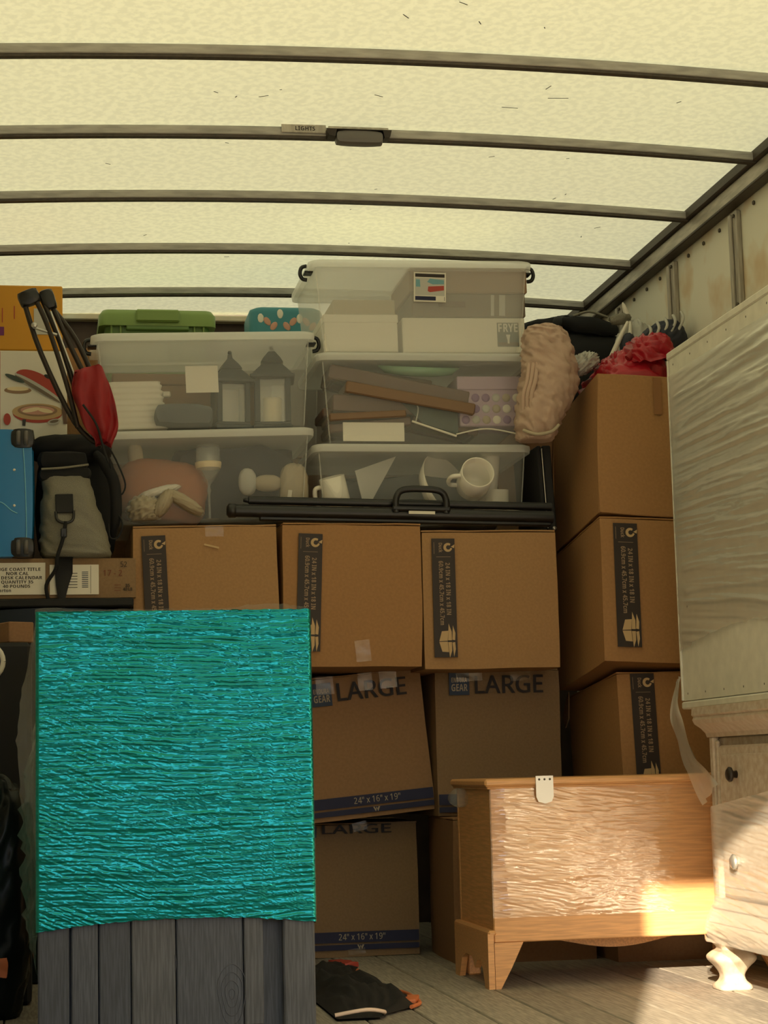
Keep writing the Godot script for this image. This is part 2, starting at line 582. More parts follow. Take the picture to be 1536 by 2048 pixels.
func build_truck() -> void:
	# floor of hardwood boards running to the front
	var fl := struct("floor")
	part(fl, "under_floor", cbox(Vector3(WALL_R - WALL_L + 0.1, 0.06, REAR - FRONT + 0.1), 0.0), mats.under_floor, Vector3((WALL_L + WALL_R) / 2, -0.052, (REAR + FRONT) / 2))
	var w := 0.1525
	var count := int(ceil((WALL_R - WALL_L) / w))
	for i in count:
		var x := WALL_L + w * (i + 0.5)
		part(fl, "plank", cbox(Vector3(w - 0.004, 0.022, REAR - FRONT), 0.003), mats["plank_%d" % ((i * 7 + i / 3) % 4)], Vector3(x, -0.011, (REAR + FRONT) / 2))
	# translucent ceiling with steel bows
	var ce := struct("ceiling")
	var rows := []
	for i in 33:
		var row := PackedVector3Array()
		var z := lerpf(REAR, FRONT, i / 32.0)
		for j in 25:
			var x := lerpf(WALL_L - 0.02, WALL_R + 0.02, j / 24.0)
			row.append(Vector3(x, roof_y(x) + 0.004 * hill.get_noise_2d(x * 1.5, z * 1.5), z))
		rows.append(row)
	part(ce, "roof_sheet", skin(rows), mats.roof_sheet)
	for k in 5:
		bow(ce, -4.905 - 0.647 * k)
	# dirt and fibre marks stuck in the sheet
	var rg := RandomNumberGenerator.new()
	rg.seed = 11
	for m in [[1.02, -4.52, 0.05, 0.9], [1.05, -4.56, 0.03, 0.6], [1.12, -4.68, 0.02, 1.1], [0.92, -4.66, 0.03, 0.9], [1.42, -5.12, 0.03, -1.3], [1.47, -5.2, 0.06, -0.1], [1.4, -5.75, 0.02, -0.6], [1.95, -6.45, 0.025, -0.8], [0.62, -5.28, 0.03, -0.5], [0.95, -5.25, 0.03, 0.5], [1.9, -4.6, 0.04, -0.2], [1.35, -5.3, 0.05, 0.1]]:
		mark(ce, m[0], m[1], m[2], m[3])
	for i in 16:
		mark(ce, rg.randf_range(0.0, 2.1), rg.randf_range(-7.2, -4.5), rg.randf_range(0.006, 0.02), rg.randf_range(-1.5, 1.5))
	# side walls
	wall_side("wall_right", WALL_R, -1.0)
	wall_side("wall_left", WALL_L, 1.0)
	# front bulkhead
	var wf := struct("wall_front")
	part(wf, "panel", cbox(Vector3(WALL_R - WALL_L + 0.1, 2.66, 0.04), 0.0), mats.bulkhead, Vector3((WALL_L + WALL_R) / 2, 1.25, FRONT - 0.022))
	part(wf, "top_rail", cbox(Vector3(WALL_R - WALL_L, 0.026, 0.05), 0.004), mats.wall_panel, Vector3((WALL_L + WALL_R) / 2, 2.535, FRONT + 0.026))
	# rear door header and jambs, behind the viewer
	var wb := struct("wall_rear")
	part(wb, "door_header", cbox(Vector3(WALL_R - WALL_L + 0.1, 0.36, 0.06), 0.005), mats.rail_metal, Vector3((WALL_L + WALL_R) / 2, 2.43, REAR - 0.03))
	part(wb, "door_jamb", cbox(Vector3(0.05, 2.3, 0.06), 0.005), mats.rail_metal, Vector3(WALL_R + 0.02, 1.1, REAR - 0.03))
	part(wb, "door_jamb", cbox(Vector3(0.05, 2.3, 0.06), 0.005), mats.rail_metal, Vector3(WALL_L - 0.027, 1.1, REAR - 0.03))
	# street outside, and an unseen house added to darken what the glossy film mirrors
	var gr := struct("ground")
	part(gr, "asphalt", cbox(Vector3(80, 0.1, 60), 0.0), mats.asphalt, Vector3(0, -1.05, 30.5))
	var hs := struct("added_wall_opposite")
	part(hs, "added_house_front", cbox(Vector3(26, 3.6, 0.3), 0.0), mats.added_house_wall, Vector3(0, 0.8, 19))
	part(hs, "added_house_roof", prism(PackedVector2Array([Vector2(0, 0), Vector2(4.5, 1.3), Vector2(9, 0)]), 27.0), mats.added_house_roof, Vector3(13.5, 2.6, 18.4), Vector3(0, -PI / 2, 0))
	for k in 5:
		part(hs, "added_house_window", cbox(Vector3(1.5, 1.2, 0.06), 0.02), mats.black_plastic, Vector3(-9.0 + 4.4 * k, 1.0, 18.83))
	# the lamp on the second bow
	var lamp := thing("dome_light", "small dark dome light hanging under a roof bow beside its LIGHTS plate", "lamp", Vector3(0.935, 2.546, -5.534))
	part(lamp, "base_plate", cbox(Vector3(0.185, 0.018, 0.008), 0.002), mats.rail_metal, Vector3(0, 0.002, 0.006))
	part(lamp, "housing", prism(PackedVector2Array([Vector2(-0.1, -0.006), Vector2(-0.095, -0.026), Vector2(-0.075, -0.03), Vector2(-0.07, -0.008), Vector2(0.07, -0.008), Vector2(0.075, -0.03), Vector2(0.092, -0.026), Vector2(0.097, -0.006)]), 0.05), mats.dark_brown, Vector3(0, 0, -0.012))
	part(lamp, "lens", soft_box(Vector3(0.14, 0.036, 0.045), 6, 0.003, 0.0, 1.0, 3.0, 0.12), mats.grey_plastic, Vector3(0.0, -0.027, 0.012))
	var plate := thing("sign_plate", "pale metal plate reading LIGHTS fixed to a roof bow", "sign", Vector3(0.769, 2.548, -5.531))
	part(plate, "plate", cbox(Vector3(0.135, 0.026, 0.003), 0.001), mats.post_metal)
	lettering(plate, "LIGHTS", 0.013, mats.ink_dark, Vector3(0.004, 0.0, 0.0016), Vector3.ZERO, true)


func mark(parent: Node3D, x: float, z: float, length: float, turn: float) -> void:
	part(parent, "dirt_mark", cbox(Vector3(length, 0.0008, 0.0025), 0.0), mats.rail_dark, Vector3(x, roof_y(x) - 0.006, z), Vector3(0, turn, 0))


func bow(parent: Node3D, z: float) -> void:
	var b := Node3D.new()
	b.name = "roof_bow"
	parent.add_child(b, true)
	var st := start()
	var st2 := start()
	var n := 20
	var rows := []
	var low := []
	for i in n + 1:
		var x := lerpf(WALL_L, WALL_R - 0.04, float(i) / n)
		var y := roof_y(x) - 0.006
		rows.append(PackedVector3Array([Vector3(x, y, z - 0.016), Vector3(x, y, z + 0.014), Vector3(x, y - 0.008, z + 0.016), Vector3(x, y - 0.024, z + 0.016), Vector3(x, y - 0.026, z + 0.014), Vector3(x, y - 0.026, z - 0.016)]))
		low.append(PackedVector3Array([Vector3(x, y - 0.026, z - 0.014), Vector3(x, y - 0.026, z + 0.010), Vector3(x, y - 0.033, z + 0.009), Vector3(x, y - 0.033, z - 0.014)]))
	skin_into(st, rows, true, true, true, -1)
	skin_into(st2, low, true, true, true, -1)
	part(b, "channel", fin(st), mats.bow_metal)
	part(b, "lower_flange", fin(st2), mats.rail_dark)


func wall_side(called: String, x: float, inward: float) -> void:
	var wl := struct(called)
	var len_z := REAR - FRONT
	var mz := (REAR + FRONT) / 2
	part(wl, "panel", cbox(Vector3(0.04, 2.62, len_z), 0.0), mats.wall_panel, Vector3(x - inward * 0.02, 1.22, mz))
	# top rail: a dark upper flange, a pale sloping face and a dark lower lip
	part(wl, "rail_flange", cbox(Vector3(0.05, 0.035, len_z), 0.003), mats.rail_dark, Vector3(x + inward * 0.026, 2.512, mz))
	part(wl, "rail_face", cbox(Vector3(0.034, 0.055, len_z), 0.004), mats.rail_metal, Vector3(x + inward * 0.018, 2.468, mz))
	part(wl, "rail_lip", cbox(Vector3(0.044, 0.012, len_z), 0.003), mats.rail_dark, Vector3(x + inward * 0.022, 2.434, mz))
	var z := -5.83
	for k in range(-2, 4):
		var pz := z - 0.64 * k
		if pz < FRONT + 0.05:
			continue
		part(wl, "post", cbox(Vector3(0.02, 2.40, 0.075), 0.004), mats.post_metal, Vector3(x + inward * 0.010, 1.215, pz))
		part(wl, "post_rib", cbox(Vector3(0.012, 2.38, 0.02), 0.004), mats.post_metal, Vector3(x + inward * 0.025, 1.215, pz))
		for y in [2.395, 2.1]:
			part(wl, "bolt", cbox(Vector3(0.008, 0.012, 0.012), 0.003), mats.bolt, Vector3(x + inward * 0.024, y, pz + 0.026))
		for dz in [-0.16, -0.32, -0.48]:
			part(wl, "bolt", cbox(Vector3(0.008, 0.014, 0.012), 0.003), mats.bolt, Vector3(x + inward * 0.004, 2.40, pz + dz))


# ---------------------------------------------------------------- cartons
func carton(label: String, group: String, base: Vector3, size: Vector3, rot: Vector3, m: String, sd: float, flaps := true, wave := 0.004) -> Node3D:
	# base is the middle of the bottom of the FRONT face
	var o := thing("cardboard_box", label, "box", base, rot, group)
	part(o, "body", soft_box(Vector3(size.x, size.y - 0.006, size.z), 8, 0.006, wave, sd, 2.5, 0.006), mats[m], Vector3(0, size.y / 2 - 0.003, -size.z / 2))
	if flaps:
		for s in [0, 1]:
			part(o, "flap", soft_box(Vector3(size.x - 0.002, 0.005, size.z / 2 - 0.002), 6, 0.002, 0.003, sd + 3.0 + s, 9.0), mats[m], Vector3(0, size.y - 0.0025, -size.z * (0.25 + 0.5 * s)))
	return o


func tape_piece(o: Node3D, at: Vector3, size: Vector2, turn := 0.0, sd := 0.0) -> void:
	var rows := []
	for i in 7:
		var row := PackedVector3Array()
		for j in 5:
			var x := (j / 4.0 - 0.5) * size.x
			var y := (0.5 - i / 6.0) * size.y
			row.append(Vector3(x, y, 0.0015 + 0.0018 * hill.get_noise_2d(x * 25 + sd, y * 45)))
		rows.append(row)
	part(o, "tape", skin(rows), mats.tape, at, Vector3(0, 0, turn))


# the long dark label with a bird mark, the sizes and an open-box picture
func size_label(o: Node3D, at: Vector3, w: float, h: float, turn := 0.0) -> void:
	var l := part(o, "printed_label", cbox(Vector3(w, h, 0.0012), 0.0004), mats.label_black, at, Vector3(0, 0, turn), "dark brown printed size label")
	var z := 0.0008
	lettering(l, "24 IN x 18 IN x 18 IN", w * 0.19, mats.label_text, Vector3(w * 0.17, h * 0.075, z), Vector3(0, 0, -PI / 2), true, h * 0.44)
	lettering(l, "60.9cm x 45.7cm x 45.7cm", w * 0.19, mats.label_text, Vector3(-w * 0.12, h * 0.04, z), Vector3(0, 0, -PI / 2), true, h * 0.54)
	# bird mark: a ring with a beak, and a short word beside it
	var bird := PackedVector2Array()
	for i in 22:
		var a := 0.9 + TAU * 0.82 * i / 21.0
		bird.append(Vector2(cos(a), sin(a)) * w * 0.19)
	for i in 22:
		var a := 0.9 + TAU * 0.82 * (21 - i) / 21.0
		bird.append(Vector2(cos(a), sin(a)) * w * 0.095 + Vector2(w * 0.02, 0))
	part(l, "emblem", prism(bird, 0.0007), mats.label_cream, Vector3(w * 0.2, h * 0.425, z - 0.0002))
	part(l, "emblem", prism(PackedVector2Array([Vector2(0, 0), Vector2(w * 0.16, w * 0.1), Vector2(w * 0.14, -w * 0.06)]), 0.0007), mats.label_cream, Vector3(w * 0.33, h * 0.43, z - 0.0002))
	lettering(l, "Duck", w * 0.15, mats.label_text, Vector3(-w * 0.12, h * 0.425, z), Vector3(0, 0, -PI / 2), true, h * 0.08)
	part(l, "rule", cbox(Vector3(w * 0.62, 0.0012, 0.0006), 0.0), mats.label_text, Vector3(0, h * 0.345, z))
	part(l, "rule", cbox(Vector3(0.0012, h * 0.1, 0.0006), 0.0), mats.label_text, Vector3(-w * 0.4, h * 0.42, z))
	# open box picture
	var k := w * 0.01
	for q in [[Vector2(-28, 0), Vector2(-16, 42), Vector2(12, 44), Vector2(8, 2)], [Vector2(-28, -3), Vector2(-16, -44), Vector2(12, -46), Vector2(8, -2)], [Vector2(10, 4), Vector2(14, 74), Vector2(26, 40), Vector2(26, 4)], [Vector2(10, -4), Vector2(16, -70), Vector2(26, -40), Vector2(26, -4)], [Vector2(28, 6), Vector2(32, 66), Vector2(42, 34), Vector2(40, 4)], [Vector2(28, -6), Vector2(34, -66), Vector2(42, -34), Vector2(40, -4)]]:
		var p := PackedVector2Array()
		for v in q:
			p.append(v * k)
		part(l, "box_picture", prism(p, 0.0007), mats.label_cream, Vector3(0, -h * 0.365, z - 0.0002))


func large_print(o: Node3D, w: float, h: float, logo_x: float, logo_y: float, text_y: float, stripe_y: float, squash := 1.0) -> void:
	var z := 0.011
	var lg := part(o, "printed_logo", cbox(Vector3(0.07, 0.078 * squash, 0.0012), 0.0004), mats.ink_blue, Vector3(logo_x, logo_y, z))
	lettering(lg, "ENDURA", 0.016 * squash, mats.ink_pale, Vector3(0, 0.012 * squash, 0.0008), Vector3.ZERO, true, 0.054)
	lettering(lg, "GEAR", 0.024 * squash, mats.ink_pale, Vector3(0, -0.014 * squash, 0.0008), Vector3.ZERO, true, 0.056)
	lettering(o, "LARGE", 0.056 * squash, mats.ink_dark, Vector3(logo_x + 0.05 + 0.122, text_y, z), Vector3.ZERO, false, 0.24, 0.45)
	var s := part(o, "printed_stripe", cbox(Vector3(w - 0.006, 0.036, 0.0012), 0.0), mats.ink_navy, Vector3(0, stripe_y, z - 0.003))
	lettering(s, "24\" x 16\" x 19\"", 0.02, mats.ink_pale, Vector3(0.02, 0, 0.0008), Vector3.ZERO, false, 0.16)
	part(o, "printed_stripe", cbox(Vector3(w - 0.006, 0.018, 0.0012), 0.0), mats.ink_navy, Vector3(0, stripe_y - 0.034, z - 0.004))
	part(o, "printed_mark", prism(PackedVector2Array([Vector2(-0.012, 0.008), Vector2(-0.004, -0.008), Vector2(0, 0.004), Vector2(0.004, -0.008), Vector2(0.012, 0.008), Vector2(0.006, 0.008), Vector2(0.003, 0), Vector2(0, 0.008), Vector2(-0.004, 0), Vector2(-0.007, 0.008)]), 0.0008), mats.ink_pale, Vector3(0.015, stripe_y - 0.034, z - 0.0036))


func build_carton_wall() -> void:
	var g := "cartons stacked in the wall of boxes"
	# floor row
	var a := carton("large carton with crushed top and navy stripes standing on the floor behind the teal cabinet", g, Vector3(1.045, 0.0, -6.62), Vector3(0.44, 0.452, 0.6), Vector3(0, -0.03, 0), "carton_c", 3.0)
	large_print(a, 0.44, 0.452, -0.165, 0.425, 0.43, 0.068, 0.5)
	tape_piece(a, Vector3(0.02, 0.44, 0.012), Vector2(0.05, 0.03), 0.2, 4.0)
	tape_piece(a, Vector3(0.0, 0.02, 0.012), Vector2(0.06, 0.02), 0.1, 9.0)
	var b := carton("plain brown carton with its side showing between the large carton and the wooden chest", g, Vector3(1.545, 0.0, -6.225), Vector3(0.47, 0.468, 0.46), Vector3(0, -0.025, 0), "carton_shade", 5.0)
	tape_piece(b, Vector3(-0.2, 0.455, 0.012), Vector2(0.05, 0.03), 0.4, 2.0)
	carton("brown carton at the foot of the right hand stack, behind the wooden chest", g, Vector3(2.0, 0.0, -6.08), Vector3(0.38, 0.405, 0.6), Vector3.ZERO, "carton_shade", 6.0)
	# second row
	var c := carton("large carton leaning sideways with LARGE print and blue logo, next to the teal cabinet", g, Vector3(1.0935, 0.475, -6.5), Vector3(0.435, 0.484, 0.6), Vector3(0, 0, 0.085), "carton_b", 8.0)
	large_print(c, 0.435, 0.484, -0.134, 0.425, 0.425, 0.058)
	for t in [[-0.12, 0.06], [0.02, 0.05], [0.1, 0.06]]:
		tape_piece(c, Vector3(t[0], 0.455, 0.014), Vector2(t[1], 0.06), 0.1 * t[0], t[0] * 40)
	var d := carton("upright large carton with LARGE printed beside a blue logo, above the wooden chest", g, Vector3(1.525, 0.47, -6.44), Vector3(0.436, 0.492, 0.6), Vector3.ZERO, "carton_c", 12.0)
	large_print(d, 0.436, 0.492, -0.135, 0.445, 0.437, 0.055)
	for t in [[-0.1, 0.09], [0.08, 0.07]]:
		tape_piece(d, Vector3(t[0], 0.472, 0.013), Vector2(t[1], 0.04), 0.05, t[0] * 70)
	# third row, the square cartons with dark labels
	var e := carton("square carton with dark size label under the lower left plastic bin", g, Vector3(0.5216, 0.968, -6.25), Vector3(0.4707, 0.470, 0.6), Vector3(0, 0, 0.012), "carton_a", 15.0)
	size_label(e, Vector3(-0.163, 0.243, 0.0105), 0.078, 0.388, 0.03)
	tape_piece(e, Vector3(0.03, 0.449, 0.012), Vector2(0.06, 0.035), 0.0, 6.0)
	part(e, "scratch", cbox(Vector3(0.05, 0.006, 0.001), 0.0), mats.label_cream, Vector3(0.02, 0.40, 0.0115), Vector3(0, 0, -0.25))
	var f := carton("square carton with dark size label and shiny tape scraps, middle of the row of three", g, Vector3(0.9986, 0.968, -6.25), Vector3(0.464, 0.476, 0.6), Vector3(0, 0, -0.012), "carton_d", 18.0)
	size_label(f, Vector3(-0.1455, 0.2446, 0.0105), 0.0796, 0.388, -0.03)
	tape_piece(f, Vector3(0.03, 0.052, 0.013), Vector2(0.05, 0.07), 0.1, 1.0)
	var h := carton("square carton with complete dark size label and open box picture, beside the right hand stack", g, Vector3(1.4684, 0.956, -6.25), Vector3(0.462, 0.463, 0.6), Vector3(0, 0, 0.0), "carton_a", 22.0)
	size_label(h, Vector3(-0.160, 0.236, 0.0105), 0.0786, 0.396)
	# supports behind the cabinet
	carton("dusty carton hidden low behind the teal cabinet", g, Vector3(0.56, 0.0, -6.46), Vector3(0.46, 0.48, 0.6), Vector3.ZERO, "carton_c", 30.0)
	carton("carton under the first square carton, behind the teal cabinet", g, Vector3(0.545, 0.482, -6.46), Vector3(0.46, 0.49, 0.6), Vector3.ZERO, "carton_b", 33.0)


func build_right_stack() -> void:
	var g := "cartons stacked in the wall of boxes"
	var pitch := -0.115
	var a := carton("carton with black size label right behind the chest lid, third from the top", g, Vector3(2.020, 0.462, -6.05), Vector3(0.35, 0.468, 0.6), Vector3(pitch * 0.8, 0, 0.0), "carton_d", 41.0)
	size_label(a, Vector3(-0.092, 0.262, 0.0105), 0.081, 0.40)
	part(a, "corner_tab", prism(PackedVector2Array([Vector2(0, 0.03), Vector2(0.05, 0.0), Vector2(0.1, -0.05), Vector2(0.07, -0.09), Vector2(0.02, -0.06)]), 0.004), mats.carton_a, Vector3(-0.18, 0.452, -0.58), Vector3(0, PI / 2, 0))
	var b := carton("leaning carton with complete size label beside the white wrapped dresser", g, Vector3(1.965, 0.955, -6.03), Vector3(0.35, 0.486, 0.6), Vector3(pitch, 0, -0.035), "carton_d", 44.0)
	size_label(b, Vector3(-0.092, 0.255, 0.0105), 0.082, 0.415, 0.0)
	# open top carton
	var c := thing("open_cardboard_box", "tall open carton overflowing with red clothes at the top of the right hand stack", "box", Vector3(1.985, 1.448, -6.09), Vector3(pitch, 0, -0.06))
	var t := 0.006
	part(c, "front_panel", soft_box(Vector3(0.35, 0.485, t), 8, 0.004, 0.004, 51.0, 2.5), mats.carton_d, Vector3(0, 0.2425, -t / 2))
	part(c, "back_panel", soft_box(Vector3(0.35, 0.485, t), 8, 0.004, 0.004, 52.0, 2.5), mats.carton_d, Vector3(0, 0.2425, -0.6 + t / 2))
	for s in [-1, 1]:
		part(c, "side_panel", soft_box(Vector3(t, 0.485, 0.6 - 2 * t), 8, 0.003, 0.003, 53.0 + s, 2.5), mats.carton_d, Vector3(s * (0.175 - t / 2), 0.2425, -0.3))
	part(c, "bottom_panel", cbox(Vector3(0.338, t, 0.588), 0.001), mats.carton_d, Vector3(0, t / 2, -0.3))
	part(c, "tape", cbox(Vector3(0.028, 0.13, 0.001), 0.0), mats.brown_tape, Vector3(0.03, 0.415, 0.0095), Vector3(0, 0, 0.02), "brown tape strip")


# ---------------------------------------------------------------- plastic bins
func bin(label: String, base: Vector3, top: Vector2, bottom: Vector2, h: float, rot: Vector3, latches := [], plastic := "bin_plastic") -> Node3D:
	# base is the middle of the bottom; top and bottom are full widths in x and z
	var o := thing("storage_bin", label, "storage bin", base, rot, "frosted storage bins on the cartons")
	var r := 0.035
	var t := 0.0025
	var rows := []
	var n := 8
	for i in n + 1:
		var k := float(i) / n
		var bulge := 0.0
		rows.append(ring(lerpf(bottom.x, top.x, k) / 2 + bulge, lerpf(bottom.y, top.y, k) / 2, r, h * k))
	rows.append(ring(top.x / 2 + 0.012, top.y / 2 + 0.012, r, h, 5))
	rows.append(ring(top.x / 2 + 0.012, top.y / 2 + 0.012, r, h - 0.012, 5))
	var inner := []
	for i in n + 1:
		var k := 1.0 - float(i) / n
		inner.append(ring(lerpf(bottom.x, top.x, k) / 2 - t, lerpf(bottom.y, top.y, k) / 2 - t, r - t, maxf(h * k, t)))
	var st := start()
	skin_into(st, rows, true, true, false)
	skin_into(st, inner, true, true, false)
	# floor
	st.set_smooth_group(-1)
	for y in [0.0, t]:
		var q := ring(bottom.x / 2 - (t if y > 0.0 else 0.0), bottom.y / 2 - (t if y > 0.0 else 0.0), r, y)
		for j in range(1, q.size() - 1):
			if y > 0.0:
				tri(st, q[0], q[j], q[j + 1])
			else:
				tri(st, q[0], q[j + 1], q[j])
	part(o, "tub", fin(st), mats[plastic])
	# lid with a raised rim
	var lid := []
	for q in [[0.016, -0.014], [0.018, 0.0], [0.017, 0.010], [0.008, 0.014], [-0.018, 0.014], [-0.024, 0.006], [-0.06, 0.006]]:
		lid.append(ring(top.x / 2 + q[0], top.y / 2 + q[0], r + 0.004, h + q[1]))
	part(o, "lid", skin(lid, true, true, true), mats.bin_lid)
	for sx in [-1, 1]:
		var rib := []
		for i in 5:
			var k := i / 4.0
			rib.append(Vector3(sx * (lerpf(bottom.x, top.x, k) / 2 - 0.006), lerpf(0.004, h - 0.01, k), lerpf(bottom.y, top.y, k) / 2 - 0.006))
		part(o, "corner_rib", tube(rib, 0.0025, 6), mats.bin_plastic_milky)
	for s in latches:
		var la := part(o, "latch", tube(smooth_path([Vector3(0, 0.02, 0), Vector3(-0.018, 0.014, 0), Vector3(-0.024, -0.008, 0), Vector3(-0.016, -0.026, 0), Vector3(0.0, -0.03, 0)], 4), 0.007, 8), mats.black_plastic, Vector3(s * (top.x / 2 + 0.016), h - 0.01, top.y * 0.36), Vector3(0, 0 if s < 0 else PI, 0), "black clip latch")
		part(la, "pin", cbox(Vector3(0.03, 0.008, 0.05), 0.002), mats.black_plastic, Vector3(0.004, -0.006, 0))
	return o


func build_bins() -> void:
	bin("lower frosted bin with terracotta cloth and wine glass inside, under the lantern bin", Vector3(0.552, 1.474, -6.68), Vector2(0.70, 0.5), Vector2(0.64, 0.44), 0.30, Vector3(0, 0, 0.03), [])
	bin("frosted bin holding two grey lanterns", Vector3(0.545, 1.80, -6.68), Vector2(0.73, 0.5), Vector2(0.68, 0.45), 0.31, Vector3(0, 0, 0.026), [-1, 1], "bin_plastic_half")
	bin("low frosted bin with white crockery inside, behind the long black screen", Vector3(1.287, 1.462, -6.68), Vector2(0.735, 0.5), Vector2(0.70, 0.46), 0.265, Vector3(0, 0, 0.0), [])
	bin("frosted bin full of picture frames and a lilac patterned box", Vector3(1.307, 1.746, -6.68), Vector2(0.735, 0.5), Vector2(0.69, 0.46), 0.302, Vector3(0, 0, 0.005), [])
	var c := bin("topmost frosted bin holding shoe boxes, with a product sticker on its front", Vector3(1.304, 2.064, -6.68), Vector2(0.76, 0.5), Vector2(0.71, 0.46), 0.315, Vector3(0, 0, 0.012), [-1, 1], "bin_plastic_milky")
	# product sticker
	var s := part(c, "sticker", cbox(Vector3(0.115, 0.105, 0.0015), 0.0005), mats.paper, Vector3(0.027, 0.235, 0.249), Vector3(0.05, 0, -0.03), "printed product sticker")
	part(s, "print", cbox(Vector3(0.105, 0.012, 0.0006), 0.0), mats.label_black, Vector3(0, 0.041, 0.001))
	part(s, "print", cbox(Vector3(0.105, 0.014, 0.0006), 0.0), mats.ink_navy, Vector3(0, -0.040, 0.001))
	part(s, "print", cbox(Vector3(0.105, 0.062, 0.0005), 0.0), mats.paper_grey, Vector3(0, 0.001, 0.001))
	part(s, "print", prism(PackedVector2Array([Vector2(-0.008, -0.012), Vector2(-0.006, 0.004), Vector2(0.05, 0.008), Vector2(0.05, -0.008), Vector2(0.0, -0.016)]), 0.0006), mats.picture_red, Vector3(0, -0.002, 0.0012))
	part(s, "print", prism(PackedVector2Array([Vector2(-0.05, 0.0), Vector2(-0.05, 0.026), Vector2(-0.036, 0.026), Vector2(-0.034, 0.0)]), 0.0006), mats.picture_blue, Vector3(0, 0, 0.0012))
	part(s, "print", prism(PackedVector2Array([Vector2(-0.01, 0.018), Vector2(0.0, 0.03), Vector2(0.05, 0.026), Vector2(0.05, 0.012), Vector2(0.01, 0.01)]), 0.0006), mats.picture_blue, Vector3(0, 0, 0.0012))
	part(s, "print", cbox(Vector3(0.03, 0.018, 0.0007), 0.0), mats.paper, Vector3(0.036, -0.040, 0.0012))
	# flat lid behind
	bin("frosted bin further back, only its lid edge showing behind the lantern bin", Vector3(0.85, 1.80, -7.30), Vector2(0.36, 0.42), Vector2(0.33, 0.39), 0.445, Vector3.ZERO, [])
	carton("brown carton hidden behind the bins, carrying the bin further back", "cartons stacked in the wall of boxes", Vector3(0.60, 1.0, -7.06), Vector3(0.9, 0.8, 0.6), Vector3.ZERO, "carton_b", 61.0)


func lantern(label: String, base: Vector3, w: float, h: float, turn: float, candle: bool) -> void:
	var o := thing("candle_lantern", label, "lantern", base, Vector3(0, turn, 0), "grey lanterns in the bin")
	var b := h * 0.60
	part(o, "base", cbox(Vector3(w, 0.014, w), 0.003), mats.lantern_paint, Vector3(0, 0.007, 0))
	part(o, "base", cbox(Vector3(w * 0.9, 0.012, w * 0.9), 0.003), mats.lantern_paint, Vector3(0, 0.02, 0))
	for sx in [-1, 1]:
		for sz in [-1, 1]:
			part(o, "post", cbox(Vector3(w * 0.14, b - 0.026, w * 0.14), 0.002), mats.lantern_paint, Vector3(sx * w * 0.38, 0.026 + (b - 0.026) / 2, sz * w * 0.38))
	for k in 4:
		var t := Basis(Vector3.UP, PI / 2 * k)
		part(o, "pane", cbox(Vector3(w * 0.62, b - 0.03, 0.002), 0.0), mats.clear_glass, t * Vector3(0, 0.026 + b / 2 - 0.015, w * 0.36), Vector3(0, PI / 2 * k, 0))
	part(o, "eave", cbox(Vector3(w * 1.12, 0.014, w * 1.12), 0.003), mats.lantern_paint, Vector3(0, b + 0.005, 0))
	var rows := []
	for q in [[w * 0.5, b + 0.012], [w * 0.40, b + 0.03], [w * 0.27, b + 0.05], [w * 0.25, b + 0.052]]:
		rows.append(PackedVector3Array([Vector3(q[0], q[1], q[0]), Vector3(-q[0], q[1], q[0]), Vector3(-q[0], q[1], -q[0]), Vector3(q[0], q[1], -q[0])]))
	part(o, "roof", skin(rows, true, true, true, -1), mats.lantern_paint)
	rows = []
	for q in [[w * 0.21, b + 0.05], [w * 0.21, b + h * 0.19], [w * 0.28, b + h * 0.195], [w * 0.22, b + h * 0.25], [w * 0.06, b + h * 0.35], [w * 0.05, b + h * 0.40]]:
		rows.append(PackedVector3Array([Vector3(q[0], q[1], q[0]), Vector3(-q[0], q[1], q[0]), Vector3(-q[0], q[1], -q[0]), Vector3(q[0], q[1], -q[0])]))
	part(o, "chimney", skin(rows, true, true, true, -1), mats.lantern_paint)
	part(o, "finial", lathe([Vector2(0.0, 0.0), Vector2(0.004, 0.0), Vector2(0.008, 0.006), Vector2(0.005, 0.013), Vector2(0.002, 0.018), Vector2(0.0, 0.024)], 12), mats.lantern_paint, Vector3(0, b + h * 0.395, 0))
	if candle:
		var c := thing("pillar_candle", "cream pillar candle standing inside the taller lantern", "candle", base + Vector3(0, 0.0265, 0))
		part(c, "wax", lathe([Vector2(0.0, 0.0), Vector2(0.033, 0.0), Vector2(0.034, 0.004), Vector2(0.034, 0.088), Vector2(0.03, 0.092), Vector2(0.0, 0.088)], 20), mats.candle_wax)
		part(c, "wick", tube([Vector3(0, 0.085, 0), Vector3(0.001, 0.1, 0)], 0.001, 5), mats.black_matte)


